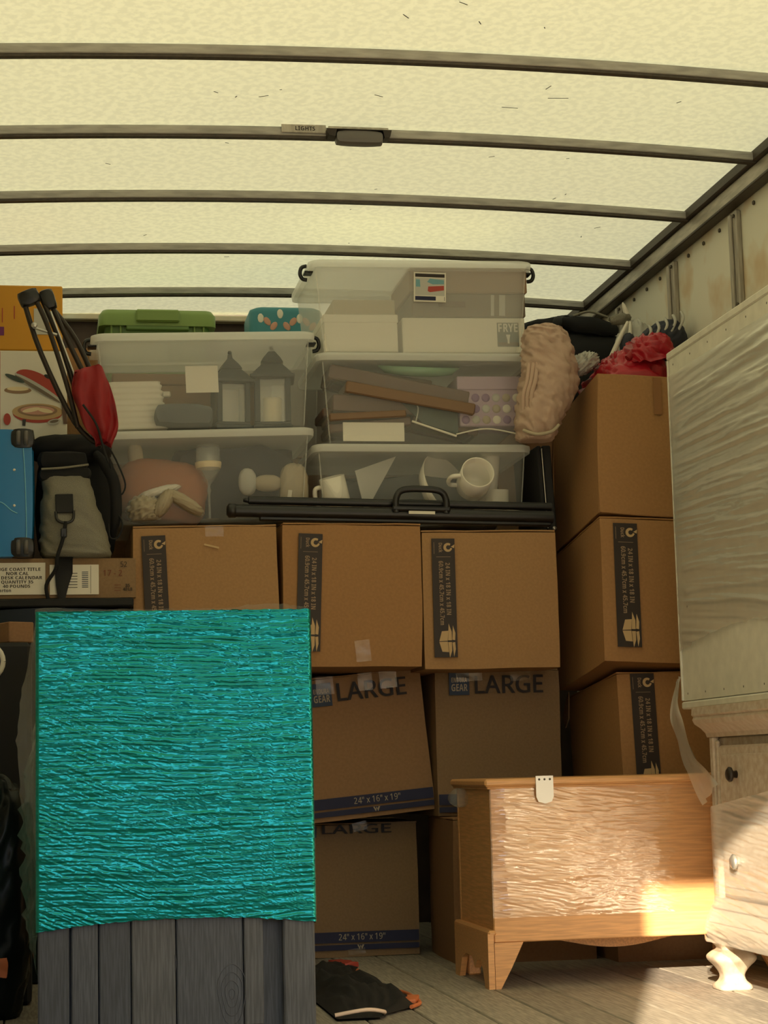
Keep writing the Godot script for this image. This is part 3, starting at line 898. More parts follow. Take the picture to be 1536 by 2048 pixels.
func build_bin_contents() -> void:
	# lantern bin
	lantern("shorter grey lantern with an empty glass case in the frosted bin", Vector3(0.640, 1.812, -6.60), 0.13, 0.275, 0.12, false)
	lantern("taller grey lantern with a pillar candle in the frosted bin", Vector3(0.790, 1.816, -6.62), 0.14, 0.305, -0.1, true)
	var rib := []
	for i in 25:
		var k := i / 24.0
		var s := 0.0035 * sin(k * TAU * 8.0)
		rib.append(ring(0.095 + 0.005 * k - k * 0.008 + s, 0.1 + s, 0.02, k * 0.165, 4, Vector3(-0.012 * k, 0, 0)))
	var ba := thing("ribbed_basket", "pale ribbed basket leaning at the left inside the lantern bin", "basket", Vector3(0.315, 1.806, -6.62), Vector3(0, 0.1, 0.05))
	part(ba, "tub", skin(rib, true, true, true), mats.paper)
	part(ba, "side_clip", cbox(Vector3(0.03, 0.02, 0.03), 0.004), mats.paper, Vector3(0.105, 0.13, 0.03))
	var pc := thing("blank_card", "cream blank card inside the lantern bin", "card", Vector3(0.535, 1.93, -6.5), Vector3(-0.06, 0, 0.03))
	part(pc, "sheet", cbox(Vector3(0.112, 0.095, 0.002), 0.0005), mats.paper, Vector3(0, 0.0475, 0))
	var fb := thing("folded_blanket", "folded grey green blanket at the bottom of the lantern bin", "blanket", Vector3(0.47, 1.812, -6.56), Vector3.ZERO)
	part(fb, "cloth", soft_box(Vector3(0.19, 0.065, 0.2), 8, 0.008, 0.008, 4.0, 8.0, 0.1), mats.grey_cloth, Vector3(0, 0.038, 0))
	var tb := thing("taupe_box", "broad taupe box at the back of the lantern bin", "box", Vector3(0.52, 1.81, -6.80))
	part(tb, "body", cbox(Vector3(0.56, 0.19, 0.16), 0.004), mats.taupe_board, Vector3(0, 0.095, 0))
	part(tb, "lid", cbox(Vector3(0.57, 0.04, 0.17), 0.004), mats.taupe_board, Vector3(0, 0.21, 0))
	# terracotta bin
	var tc := thing("terracotta_cloth", "folded terracotta coloured cloth in the lower left bin", "cloth", Vector3(0.385, 1.482, -6.60), Vector3(0, 0, -0.12))
	part(tc, "cloth", lump(Vector3(0.30, 0.22, 0.22), 3.5, 0.05, Vector3(0.8, 2.0, 1.0), 3.0, 40, 28, 0.9), mats.terracotta_cloth, Vector3(0, 0.11, 0))
	part(tc, "tied_end", lump(Vector3(0.05, 0.09, 0.06), 2.5, 0.08, Vector3(2, 1, 2), 9.0, 20, 14), mats.cream_cloth, Vector3(-0.105, 0.225, 0.04), Vector3(0, 0, 0.2))
	var lc := thing("lace_cloth", "crumpled cream lace cloth in the lower left bin", "cloth", Vector3(0.41, 1.485, -6.48), Vector3(0, 0, 0.06))
	part(lc, "cloth", lump(Vector3(0.10, 0.085, 0.08), 2.2, 0.3, Vector3(3, 3, 3), 21.0, 44, 30, 0.85), mats.cream_cloth, Vector3(-0.075, 0.038, 0))
	part(lc, "fold", lump(Vector3(0.14, 0.042, 0.07), 2.4, 0.14, Vector3(2, 3, 2), 24.0, 36, 22), mats.cream_cloth, Vector3(0.06, 0.055, 0.01), Vector3(0, 0, -0.62))
	part(lc, "fold", lump(Vector3(0.10, 0.045, 0.07), 2.4, 0.16, Vector3(2, 3, 2), 26.0, 36, 22), mats.cream_cloth, Vector3(-0.012, 0.055, 0.015), Vector3(0, 0, 0.95))
	part(lc, "lace_edge", lump(Vector3(0.12, 0.026, 0.05), 2.2, 0.25, Vector3(5, 2, 3), 27.0, 40, 18), mats.paper, Vector3(-0.02, 0.10, 0.0), Vector3(0, 0, 0.2))
	var wg := thing("wine_glass", "clear wine glass with a gold band in the lower left bin", "glass", Vector3(0.555, 1.49, -6.50), Vector3(0, 0, 0.02))
	part(wg, "foot", lathe([Vector2(0.0, 0.004), Vector2(0.032, 0.001), Vector2(0.032, 0.0), Vector2(0.0, 0.0)], 24), mats.clear_glass)
	part(wg, "stem", lathe([Vector2(0.004, 0.003), Vector2(0.004, 0.09), Vector2(0.009, 0.1), Vector2(0.004, 0.11), Vector2(0.006, 0.12)], 16), mats.clear_glass)
	part(wg, "bowl", lathe([Vector2(0.005, 0.12), Vector2(0.02, 0.135), Vector2(0.04, 0.17), Vector2(0.044, 0.19), Vector2(0.04, 0.255), Vector2(0.0385, 0.255), Vector2(0.0425, 0.19), Vector2(0.0385, 0.171), Vector2(0.01, 0.138)], 28), mats.clear_glass)
	part(wg, "gold_band", lathe([Vector2(0.0425, 0.176), Vector2(0.0455, 0.19), Vector2(0.0452, 0.197), Vector2(0.044, 0.197), Vector2(0.042, 0.177)], 28), mats.candle_wax)
	var nc := thing("navy_blanket", "dark blue grey blanket filling the lower left bin", "blanket", Vector3(0.66, 1.492, -6.70), Vector3(0, 0, 0.03))
	part(nc, "cloth", soft_box(Vector3(0.42, 0.25, 0.26), 10, 0.01, 0.02, 14.0, 6.0, 0.15), mats.navy_cloth, Vector3(0, 0.135, 0))
	var dg := thing("bow_cushion", "pale grey bow shaped cushion in the lower left bin", "cushion", Vector3(0.725, 1.62, -6.50), Vector3(0, 0, 0.0))
	part(dg, "side", lump(Vector3(0.06, 0.09, 0.05), 2.4, 0.06, Vector3(1.5, 1, 1), 5.0, 24, 16), mats.paper_grey, Vector3(-0.04, 0.0, 0))
	part(dg, "knot", lump(Vector3(0.09, 0.055, 0.05), 2.6, 0.06, Vector3(1.5, 1, 1), 6.0, 24, 16), mats.cream_cloth, Vector3(0.03, -0.005, 0))
	var cs := thing("cream_scarf", "cream scarf with a white tag at the right of the lower left bin", "scarf", Vector3(0.845, 1.50, -6.50))
	part(cs, "cloth", lump(Vector3(0.09, 0.16, 0.06), 2.8, 0.14, Vector3(3, 0.8, 2), 8.0, 30, 22, 0.95), mats.cream_cloth, Vector3(0, 0.095, 0))
	part(cs, "tag", cbox(Vector3(0.014, 0.032, 0.002), 0.0004), mats.paper, Vector3(-0.02, 0.07, 0.04), Vector3(0, 0, -0.15))
	# crockery bin
	mug("large white mug lying on its side in the crockery bin", Vector3(1.47, 1.60, -6.50), Vector3(1.25, 0.1, 0.1), 0.058, 0.12)
	mug("white mug leaning by the left wall of the crockery bin", Vector3(1.005, 1.51, -6.50), Vector3(0.2, 0, 0.25), 0.045, 0.13)
	mug("white cup at the right of the crockery bin", Vector3(1.56, 1.475, -6.52), Vector3(0.1, 0, 0), 0.045, 0.12)
	var bw := thing("white_bowl", "white bowl standing on edge in the crockery bin", "bowl", Vector3(1.36, 1.58, -6.55), Vector3(1.1, 0.2, -0.5))
	part(bw, "bowl", lathe([Vector2(0.0, 0.0), Vector2(0.05, 0.0), Vector2(0.11, 0.04), Vector2(0.135, 0.085), Vector2(0.131, 0.085), Vector2(0.105, 0.043), Vector2(0.045, 0.006), Vector2(0.0, 0.005)], 36), mats.ceramic, Vector3(0, -0.03, 0))
	var ps := thing("packing_paper", "folded grey packing paper in the crockery bin", "paper", Vector3(1.135, 1.595, -6.48), Vector3(-0.1, 0.1, 0.0))
	part(ps, "sheet", prism(PackedVector2Array([Vector2(-0.08, 0.06), Vector2(0.07, 0.115), Vector2(-0.01, -0.02), Vector2(-0.05, -0.09)]), 0.004), mats.paper_grey)
	var gc := thing("grey_blanket", "slate grey cloth around the crockery in the low bin", "blanket", Vector3(1.29, 1.468, -6.68))
	part(gc, "cloth", soft_box(Vector3(0.62, 0.16, 0.26), 10, 0.01, 0.03, 24.0, 5.0, 0.2), mats.grey_cloth, Vector3(0, 0.09, 0))
	var wr := thing("paper_roll", "upright roll of white paper in the crockery bin", "paper roll", Vector3(1.525, 1.52, -6.53), Vector3(0, 0, -0.12))
	part(wr, "roll", tube([Vector3(0, 0, 0), Vector3(0, 0.2, 0)], 0.035, 18), mats.paper)
	for q in [[1.545, 0.03], [1.60, 0.034]]:
		var eg := thing("white_cup", ["rounded white cup low in the corner of the crockery bin", "second rounded white cup low in the corner of the crockery bin"][0 if q[0] < 1.58 else 1], "cup", Vector3(q[0], 1.468, -6.475))
		part(eg, "bowl", lathe([Vector2(0.0, 0.0), Vector2(0.02, 0.0), Vector2(q[1], 0.03), Vector2(q[1] * 0.95, 0.06), Vector2(q[1] * 0.85, 0.06), Vector2(0.0, 0.012)], 20), mats.ceramic)
	# picture frame bin
	var fr := [[1.215, 1.955, -6.55, 0.50, 0.05, -0.19, "picture_wood", "topmost brown picture frame sloping across the frame bin"], [1.25, 1.905, -6.53, 0.46, 0.04, -0.17, "picture_wood_light", "pale wooden picture frame just under the topmost brown one"], [1.17, 1.885, -6.56, 0.38, 0.06, -0.04, "picture_wood", "flat brown picture frame in the middle of the frame bin"], [1.10, 1.845, -6.54, 0.27, 0.025, 0.06, "picture_wood_light", "short pale picture frame at the left of the frame bin"], [1.11, 1.815, -6.56, 0.29, 0.03, 0.10, "picture_wood", "lowest brown picture frame at the left of the frame bin"], [1.16, 1.98, -6.60, 0.36, 0.05, -0.13, "picture_wood", "broad brown picture frame highest at the left of the frame bin"], [1.38, 1.82, -6.58, 0.24, 0.03, -0.2, "picture_wood", "dark picture frame leaning behind the green folder"], [1.09, 1.865, -6.60, 0.28, 0.03, 0.0, "picture_wood", "level brown picture frame at the back left of the frame bin"]]
	for q in fr:
		var o := thing("picture_frame", q[7], "picture frame", Vector3(q[0], q[1], q[2]), Vector3(0, 0, q[5]), "picture frames in the bin")
		part(o, "front_rail", cbox(Vector3(q[3], q[4], 0.02), 0.004), mats[q[6]], Vector3(0, 0, 0.09))
		part(o, "back_rail", cbox(Vector3(q[3], q[4], 0.02), 0.004), mats[q[6]], Vector3(0, 0, -0.09))
		for s in [-1, 1]:
			part(o, "side_rail", cbox(Vector3(0.02, q[4], 0.16), 0.004), mats[q[6]], Vector3(s * (q[3] / 2 - 0.01), 0, 0))
		part(o, "backing", cbox(Vector3(q[3] - 0.04, 0.004, 0.16), 0.0), mats.taupe_dark, Vector3(0, 0, 0))
	var gd := thing("green_dish", "oval green glass dish on top in the frame bin", "dish", Vector3(1.295, 2.0, -6.52), Vector3(0.25, 0, -0.02))
	var dish := []
	for q in [[0.06, 0.0], [0.12, 0.008], [0.15, 0.035], [0.147, 0.035], [0.115, 0.012], [0.05, 0.005]]:
		var row := PackedVector3Array()
		for j in 32:
			row.append(Vector3(cos(TAU * j / 32) * q[0], q[1], sin(TAU * j / 32) * q[0] * 0.55))
		dish.append(row)
	part(gd, "bowl", skin(dish, true, true, true), mats.green_glass)
	var df := thing("dark_folder", "dark green folder leaning in the frame bin", "folder", Vector3(1.325, 1.845, -6.46), Vector3(-0.15, 0.05, -0.12))
	part(df, "cover", prism(PackedVector2Array([Vector2(-0.12, 0.045), Vector2(0.09, 0.055), Vector2(0.10, -0.055), Vector2(-0.03, -0.03)]), 0.006), mats.folder_green)
	part(df, "wire", tube(smooth_path([Vector3(-0.07, 0.05, 0.01), Vector3(-0.05, 0.02, 0.012), Vector3(-0.055, -0.03, 0.01)], 4), 0.0025, 6), mats.paper_grey)
	var rd := thing("white_rod", "thin white rod sloping across the bottom of the frame bin", "rod", Vector3(1.33, 1.80, -6.445), Vector3(0, 0, -0.32))
	part(rd, "rod", tube([Vector3(-0.08, 0, 0), Vector3(0.085, 0, 0)], 0.004, 8), mats.paper)
	var rd2 := thing("white_cable", "thin white cable curving under the lilac box in the frame bin", "cable", Vector3(1.52, 1.79, -6.445))
	part(rd2, "cable", tube(smooth_path([Vector3(-0.11, -0.01, 0), Vector3(0.0, 0.01, 0), Vector3(0.12, -0.01, 0)], 6), 0.003, 6), mats.paper)
	var en := thing("white_envelope", "cream envelope standing at the bottom of the frame bin", "envelope", Vector3(1.12, 1.752, -6.452), Vector3(0, 0, 0))
	part(en, "sheet", cbox(Vector3(0.215, 0.066, 0.003), 0.0005), mats.paper, Vector3(0, 0.036, 0))
	var li := thing("patterned_box", "lilac gift box with ring pattern and plain lid in the frame bin", "box", Vector3(1.54, 1.812, -6.535), Vector3(0, 0, 0.01))
	part(li, "body", cbox(Vector3(0.225, 0.135, 0.16), 0.003), mats.lilac, Vector3(0, 0.0675, 0))
	part(li, "lid", cbox(Vector3(0.238, 0.048, 0.17), 0.003), mats.lilac, Vector3(0, 0.152, 0))
	for i in 6:
		for j in 3:
			var c2: String = ["lilac_deep", "paper", "paper_grey", "lilac_deep", "cream_cloth"][(i * 2 + j * 3) % 5]
			part(li, "pattern_ring", lathe([Vector2(0.006, 0.0), Vector2(0.015, 0.0), Vector2(0.015, 0.001), Vector2(0.006, 0.001)], 14), mats[c2], Vector3(-0.092 + 0.037 * i, 0.022 + 0.039 * j, 0.0802), Vector3(PI / 2, 0, 0))
	# shoe box bin
	var bb := thing("taupe_storage_box", "large taupe storage box with lid and label slot in the topmost bin", "box", Vector3(1.475, 2.204, -6.64), Vector3(0, 0, 0.012))
	part(bb, "body", cbox(Vector3(0.41, 0.085, 0.34), 0.004), mats.taupe_dark, Vector3(0, 0.0425, 0))
	part(bb, "lid", cbox(Vector3(0.425, 0.092, 0.355), 0.004), mats.taupe_board, Vector3(0, 0.131, 0))
	part(bb, "label_slot", cbox(Vector3(0.095, 0.02, 0.004), 0.001), mats.picture_wood, Vector3(-0.06, 0.045, 0.172))
	for q in [[0.085, 0.012], [0.12, 0.022]]:
		part(bb, "paper_strip", cbox(Vector3(q[1], 0.075, 0.003), 0.0005), mats.paper_grey, Vector3(q[0], 0.042, 0.173), Vector3(0, 0, -0.05))
	var fy := thing("shoe_box", "white FRYE shoe box at the bottom of the topmost bin", "box", Vector3(1.452, 2.071, -6.62), Vector3(0, 0, 0.012))
	part(fy, "body", cbox(Vector3(0.44, 0.126, 0.33), 0.003), mats.paper, Vector3(0, 0.063, 0))
	var fl := part(fy, "end_label", cbox(Vector3(0.078, 0.086, 0.0015), 0.0), mats.frye_grey, Vector3(0.158, 0.066, 0.1655))
	lettering(fl, "FRYE", 0.03, mats.paper, Vector3(0, 0.024, 0.001), Vector3.ZERO, true, 0.07)
	part(fl, "boot_mark", prism(PackedVector2Array([Vector2(-0.008, 0.012), Vector2(0.008, 0.012), Vector2(0.004, -0.006), Vector2(0.004, -0.02), Vector2(-0.003, -0.02), Vector2(-0.003, -0.006)]), 0.0008), mats.paper, Vector3(0, -0.012, 0.0008))
	part(fl, "label_band", cbox(Vector3(0.072, 0.012, 0.0008), 0.0), mats.taupe_dark, Vector3(0, -0.034, 0.001))
	var wb2 := thing("white_carton", "plain white shoe box at the left of the topmost bin", "box", Vector3(1.085, 2.07, -6.62), Vector3(0, 0, 0.012))
	part(wb2, "body", cbox(Vector3(0.26, 0.115, 0.33), 0.003), mats.paper, Vector3(0, 0.0575, 0))
	part(wb2, "lid", cbox(Vector3(0.265, 0.03, 0.335), 0.003), mats.paper, Vector3(0, 0.118, 0))
	var pb := thing("peach_box", "peach coloured flat box lying on the plain white shoe box", "box", Vector3(1.10, 2.205, -6.62), Vector3(0, 0, 0.012))
	part(pb, "body", cbox(Vector3(0.22, 0.055, 0.3), 0.003), mats.cream_cloth, Vector3(0, 0.0275, 0))


func mug(label: String, at: Vector3, rot: Vector3, r: float, h: float) -> void:
	var o := thing("white_mug", label, "mug", at, rot, "white crockery in the low bin")
	part(o, "cup", lathe([Vector2(0.0, 0.0), Vector2(r * 0.85, 0.0), Vector2(r, 0.012), Vector2(r, h), Vector2(r * 0.93, h), Vector2(r * 0.92, 0.015), Vector2(0.0, 0.01)], 28), mats.ceramic)
	part(o, "handle", tube(smooth_path([Vector3(-r * 0.95, h * 0.8, 0), Vector3(-r * 1.45, h * 0.78, 0), Vector3(-r * 1.6, h * 0.5, 0), Vector3(-r * 1.4, h * 0.25, 0), Vector3(-r * 0.95, h * 0.2, 0)], 5), 0.008, 8), mats.ceramic)


# ---------------------------------------------------------------- left pile
func build_left_pile() -> void:
	# dark cabinet that carries the pile
	var dc := thing("black_cabinet", "black film wrapped cabinet standing in the dark at the far left", "cabinet", Vector3(0.03, 0.0, -6.18))
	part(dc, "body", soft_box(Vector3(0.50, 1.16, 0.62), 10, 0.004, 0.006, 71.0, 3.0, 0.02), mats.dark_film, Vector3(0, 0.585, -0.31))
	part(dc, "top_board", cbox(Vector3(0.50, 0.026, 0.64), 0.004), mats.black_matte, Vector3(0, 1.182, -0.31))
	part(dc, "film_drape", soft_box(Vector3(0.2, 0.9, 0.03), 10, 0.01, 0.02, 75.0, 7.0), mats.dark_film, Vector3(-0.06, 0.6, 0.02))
	# long flat carton with address labels
	var lb := thing("long_carton", "long flat carton with white address labels under the blue suitcase", "box", Vector3(0.02, 1.197, -6.2))
	part(lb, "body", soft_box(Vector3(0.538, 0.128, 0.42), 8, 0.003, 0.003, 77.0, 3.0), mats.carton_c, Vector3(0, 0.066, -0.21))
	var l1 := part(lb, "address_label", cbox(Vector3(0.20, 0.102, 0.0012), 0.0004), mats.paper, Vector3(-0.118, 0.064, 0.006))
	var k := 0
	for w in ["ORANGE COAST TITLE", "NOR CAL", "2021 DESK CALENDAR", "QUANTITY 35", "40 POUNDS", "Carton"]:
		lettering(l1, w, 0.010, mats.ink_dark, Vector3([0.0, 0.012, 0.005, 0.012, 0.01, -0.03][k], 0.03 - 0.0135 * k, 0.0008), Vector3.ZERO, true, [0.17, 0.07, 0.17, 0.1, 0.085, 0.045][k])
		k += 1
	var l2 := part(lb, "shipping_label", cbox(Vector3(0.155, 0.096, 0.0012), 0.0004), mats.paper, Vector3(0.073, 0.06, 0.006))
	for i in 9:
		part(l2, "barcode_bar", cbox(Vector3(0.02, 0.0025, 0.0006), 0.0), mats.ink_blue, Vector3(0.034, 0.024 - 0.006 * i, 0.0009))
	part(l2, "rule", cbox(Vector3(0.001, 0.09, 0.0006), 0.0), mats.ink_dark, Vector3(0.052, 0, 0.0009))
	for i in 6:
		part(l2, "print_line", cbox(Vector3(0.03, 0.002, 0.0006), 0.0), mats.ink_dark, Vector3(-0.005, 0.02 - 0.009 * i, 0.0009))
	lettering(lb, "17 - 2", 0.018, mats.ink_red, Vector3(0.195, 0.08, 0.0065), Vector3.ZERO, false, 0.06)
	lettering(lb, "52", 0.016, mats.ink_dark, Vector3(0.23, 0.108, 0.0065), Vector3.ZERO, false, 0.02)
	lettering(lb, "35", 0.010, mats.ink_dark, Vector3(0.242, 0.04, 0.0065), Vector3.ZERO, true)
	lettering(lb, "40 LB", 0.010, mats.ink_dark, Vector3(0.242, 0.028, 0.0065), Vector3.ZERO, true, 0.03)
	for i in 3:
		part(lb, "print_line", cbox(Vector3(0.02, 0.0016, 0.0006), 0.0), mats.ink_red, Vector3(0.21, 0.042 - 0.009 * i, 0.0065))
	# blue suitcase lying on its side, wheels to the right
	var sc := thing("blue_suitcase", "bright blue hard shell suitcase on its side with black wheels", "suitcase", Vector3(-0.145, 1.327, -6.17))
	part(sc, "shell", soft_box(Vector3(0.215, 0.41, 0.3), 10, 0.006, 0.0, 1.0, 3.0, 0.06), mats.shell_blue, Vector3(0, 0.207, -0.15))
	part(sc, "seam", tube(smooth_path([Vector3(0.078, 0.35, 0.003), Vector3(0.084, 0.25, 0.004), Vector3(0.088, 0.1, 0.003), Vector3(0.087, 0.055, 0.002)], 4), 0.0018, 6), mats.shell_seam)
	part(sc, "groove", tube(smooth_path([Vector3(-0.03, 0.18, 0.006), Vector3(0.01, 0.175, 0.006), Vector3(0.04, 0.15, 0.006), Vector3(0.06, 0.14, 0.005)], 4), 0.0018, 6), mats.shell_seam)
	for y in [0.28, 0.165]:
		part(sc, "rivet", lathe([Vector2(0, 0.003), Vector2(0.004, 0.002), Vector2(0.0045, 0.0)], 10), mats.paper, Vector3(0.05, y, 0.005), Vector3(PI / 2, 0, 0))
	for q in [[0.383, 1.0], [0.032, -1.0]]:
		var cw := part(sc, "corner_guard", soft_box(Vector3(0.07, 0.062, 0.1), 6, 0.004, 0.0, 1.0, 3.0, 0.15), mats.black_plastic, Vector3(0.075, q[0], -0.045))
		for dx in [-0.012, 0.012]:
			part(cw, "wheel", lathe([Vector2(0.0, -0.007), Vector2(0.02, -0.007), Vector2(0.024, -0.004), Vector2(0.024, 0.004), Vector2(0.02, 0.007), Vector2(0.0, 0.007)], 18), mats.grey_plastic, Vector3(dx, 0, 0.052), Vector3(0, 0, PI / 2))
	# dry bag
	var db := thing("dry_bag", "grey roll top dry bag with black strap standing on the long carton", "bag", Vector3(0.09, 1.327, -6.25))
	var rows := []
	for q in [[0.0, 0.09, 0.06, 0.012], [0.012, 0.112, 0.078, 0.008], [0.05, 0.108, 0.08, 0.003], [0.12, 0.098, 0.078, -0.004], [0.2, 0.086, 0.07, -0.014], [0.26, 0.076, 0.05, -0.022], [0.285, 0.073, 0.035, -0.024], [0.295, 0.072, 0.03, -0.025]]:
		var row := ring(q[1], q[2], minf(q[1], q[2]) * 0.8, q[0], 6, Vector3(q[3], 0, 0))
		for j in row.size():
			var p := row[j]
			row[j] = p
		rows.append(row)
	var sack := rows_refined(rows, 6)
	for i in sack.size():
		var row: PackedVector3Array = sack[i]
		for j in row.size():
			var p := row[j]
			var cr := 1.0 - absf(hill.get_noise_2d((p.y + p.x * 0.9) * 13.0, p.x * 7.0 + 3.0)) * 2.2 + 0.8 * (1.0 - absf(hill.get_noise_2d((p.y - p.x * 0.7) * 15.0 + 8.0, p.x * 6.0)) * 2.2)
			row[j] = p + Vector3(p.x * 0.2, 0, p.z).normalized() * 0.009 * (cr - 0.8) * smoothstep(0.29, 0.2, p.y)
		sack[i] = row
	part(db, "sack", skin(sack, true, true, true), mats.dry_bag)
	part(db, "roll_top", soft_box(Vector3(0.155, 0.034, 0.05), 8, 0.006, 0.004, 4.0, 12.0, 0.1), mats.black_cloth, Vector3(-0.026, 0.275, 0.02), Vector3(0, 0, 0.05))
	part(db, "pale_edge", tube(smooth_path([Vector3(-0.10, 0.288, 0.05), Vector3(-0.03, 0.292, 0.055), Vector3(0.05, 0.304, 0.045)], 5), 0.004, 6), mats.dry_bag)
	part(db, "collar", soft_box(Vector3(0.145, 0.05, 0.05), 8, 0.008, 0.008, 9.0, 14.0, 0.1), mats.black_cloth, Vector3(-0.03, 0.322, 0.0))
	part(db, "strap_patch", cbox(Vector3(0.056, 0.062, 0.006), 0.002), mats.black_matte, Vector3(-0.028, 0.172, 0.082), Vector3(-0.1, 0, 0.03))
	part(db, "ring", tube(smooth_path([Vector3(-0.055, 0.145, 0.088), Vector3(-0.05, 0.118, 0.092), Vector3(-0.026, 0.108, 0.094), Vector3(-0.002, 0.118, 0.092), Vector3(0.002, 0.148, 0.088)], 5), 0.0045, 8), mats.black_plastic)
	part(db, "cord", tube(smooth_path([Vector3(-0.024, 0.112, 0.095), Vector3(-0.032, 0.06, 0.1), Vector3(-0.05, 0.0, 0.1), Vector3(-0.056, -0.04, 0.09), Vector3(-0.085, -0.09, 0.075), Vector3(-0.075, -0.15, 0.07)], 6), 0.006, 8), mats.black_cloth)
	part(db, "buckle", cbox(Vector3(0.02, 0.03, 0.01), 0.003), mats.black_plastic, Vector3(-0.03, 0.075, 0.1))
	var strap := []
	for q in [[-0.03, 0.03, 0.0, 0.085], [-0.03, 0.028, -0.004, 0.072], [-0.03, 0.028, -0.05, 0.062], [-0.035, 0.02, -0.09, 0.064], [-0.037, 0.012, -0.13, 0.064], [-0.036, 0.01, -0.17, 0.062]]:
		strap.append(PackedVector3Array([Vector3(q[0] - q[1], q[2], q[3]), Vector3(q[0], q[2], q[3] + 0.004), Vector3(q[0] + q[1], q[2], q[3])]))
	part(db, "hanging_strap", skin(strap, false, true), mats.black_matte)
	# black backpack behind the dry bag
	var bp := thing("black_backpack", "black backpack with cord loops slumped behind the grey dry bag", "backpack", Vector3(0.105, 1.327, -6.47))
	part(bp, "sack", lump(Vector3(0.26, 0.42, 0.18), 3.2, 0.05, Vector3(1.4, 1.0, 1.4), 13.0, 36, 26, 0.96), mats.black_cloth, Vector3(0.0, 0.2, 0))
	part(bp, "top_flap", lump(Vector3(0.26, 0.09, 0.2), 2.8, 0.08, Vector3(1.4, 1.0, 1.4), 17.0, 30, 18), mats.black_cloth, Vector3(-0.02, 0.385, 0.06))
	part(bp, "shoulder_strap", tube(smooth_path([Vector3(0.06, 0.36, 0.16), Vector3(0.115, 0.27, 0.19), Vector3(0.125, 0.16, 0.19), Vector3(0.115, 0.08, 0.15)], 5), [0.012, 0.016, 0.018, 0.02, 0.02, 0.02, 0.02, 0.02, 0.02, 0.02, 0.02, 0.018, 0.016, 0.014, 0.012, 0.01], 8), mats.black_cloth)
	part(bp, "cord_loop", tube(smooth_path([Vector3(0.10, 0.38, 0.19), Vector3(0.13, 0.32, 0.2), Vector3(0.155, 0.25, 0.2), Vector3(0.14, 0.215, 0.2), Vector3(0.12, 0.25, 0.2), Vector3(0.105, 0.33, 0.2)], 5), 0.003, 6), mats.black_matte)
	part(bp, "cord_loop", tube(smooth_path([Vector3(0.12, 0.17, 0.2), Vector3(0.145, 0.12, 0.2), Vector3(0.13, 0.075, 0.2), Vector3(0.105, 0.075, 0.2), Vector3(0.1, 0.12, 0.2)], 5), 0.003, 6), mats.black_matte)
	# skillet box
	var sk := thing("skillet_box", "white printed box picturing a red electric skillet above the blue suitcase", "box", Vector3(-0.055, 1.745, -6.46))
	part(sk, "body", cbox(Vector3(0.26, 0.315, 0.2), 0.003), mats.paper, Vector3(0, 0.1575, -0.1))
	part(sk, "red_edge", cbox(Vector3(0.042, 0.313, 0.2), 0.002), mats.picture_red, Vector3(-0.112, 0.1575, -0.098))
	skillet_print(sk)
	# mustard box
	var mb := thing("mustard_box", "mustard yellow carton at the top of the left hand pile", "box", Vector3(-0.07, 2.066, -6.48))
	part(mb, "body", cbox(Vector3(0.262, 0.225, 0.24), 0.004), mats.mustard, Vector3(0, 0.1125, -0.12))
	part(mb, "paper_sleeve", cbox(Vector3(0.05, 0.09, 0.002), 0.0), mats.paper_grey, Vector3(0.06, 0.1, 0.0015))
	for q in [[-0.07, 0.12, 0.05], [-0.03, 0.13, 0.045]]:
		part(mb, "print_line", cbox(Vector3(0.003, q[2], 0.001), 0.0), mats.picture_red, Vector3(q[0], q[1], 0.001))
	part(mb, "print_mark", cbox(Vector3(0.022, 0.03, 0.001), 0.0), mats.magenta, Vector3(-0.075, 0.065, 0.001))
	# folded camping chairs
	camp_chair()
	# small carton behind
	var sb := thing("narrow_carton", "narrow brown carton showing between the camping chair and the lantern bin", "box", Vector3(0.10, 1.75, -6.72))
	part(sb, "body", soft_box(Vector3(0.17, 0.38, 0.22), 6, 0.003, 0.002, 81.0), mats.carton_a, Vector3(0, 0.19, -0.11))
	# green tote and blue box at the back
	var gt := thing("green_tote", "green plastic tote with latched lid at the back below the roof", "tote", Vector3(0.425, 1.805, -7.36))
	part(gt, "tub", skin([ring(0.17, 0.13, 0.03, 0.0), ring(0.2, 0.15, 0.03, 0.5), ring(0.2, 0.15, 0.03, 0.535)], true, true, true), mats.green_plastic)
	part(gt, "lid", skin([ring(0.222, 0.17, 0.03, 0.52), ring(0.222, 0.17, 0.03, 0.562), ring(0.208, 0.155, 0.03, 0.584), ring(0.15, 0.1, 0.03, 0.586)], true, true, true), mats.green_lid)
	part(gt, "handle_grip", cbox(Vector3(0.165, 0.048, 0.03), 0.006), mats.green_lid, Vector3(0.0, 0.557, 0.17))
	part(gt, "recess_frame", cbox(Vector3(0.24, 0.022, 0.02), 0.004), mats.green_plastic, Vector3(0, 0.515, 0.158))
	for s in [-1, 1]:
		part(gt, "rib", cbox(Vector3(0.008, 0.05, 0.012), 0.002), mats.green_lid, Vector3(s * 0.14, 0.512, 0.155))
		part(gt, "rib", cbox(Vector3(0.008, 0.05, 0.012), 0.002), mats.green_lid, Vector3(s * 0.175, 0.512, 0.155))
	var bt := thing("blue_gift_box", "blue green round cornered box with salmon pattern behind the bins", "box", Vector3(0.915, 2.262, -7.28))
	part(bt, "body", skin([ring(0.142, 0.12, 0.035, 0.0), ring(0.142, 0.12, 0.035, 0.115), ring(0.138, 0.115, 0.035, 0.13), ring(0.12, 0.1, 0.035, 0.14)], true, true, true), mats.teal_box)
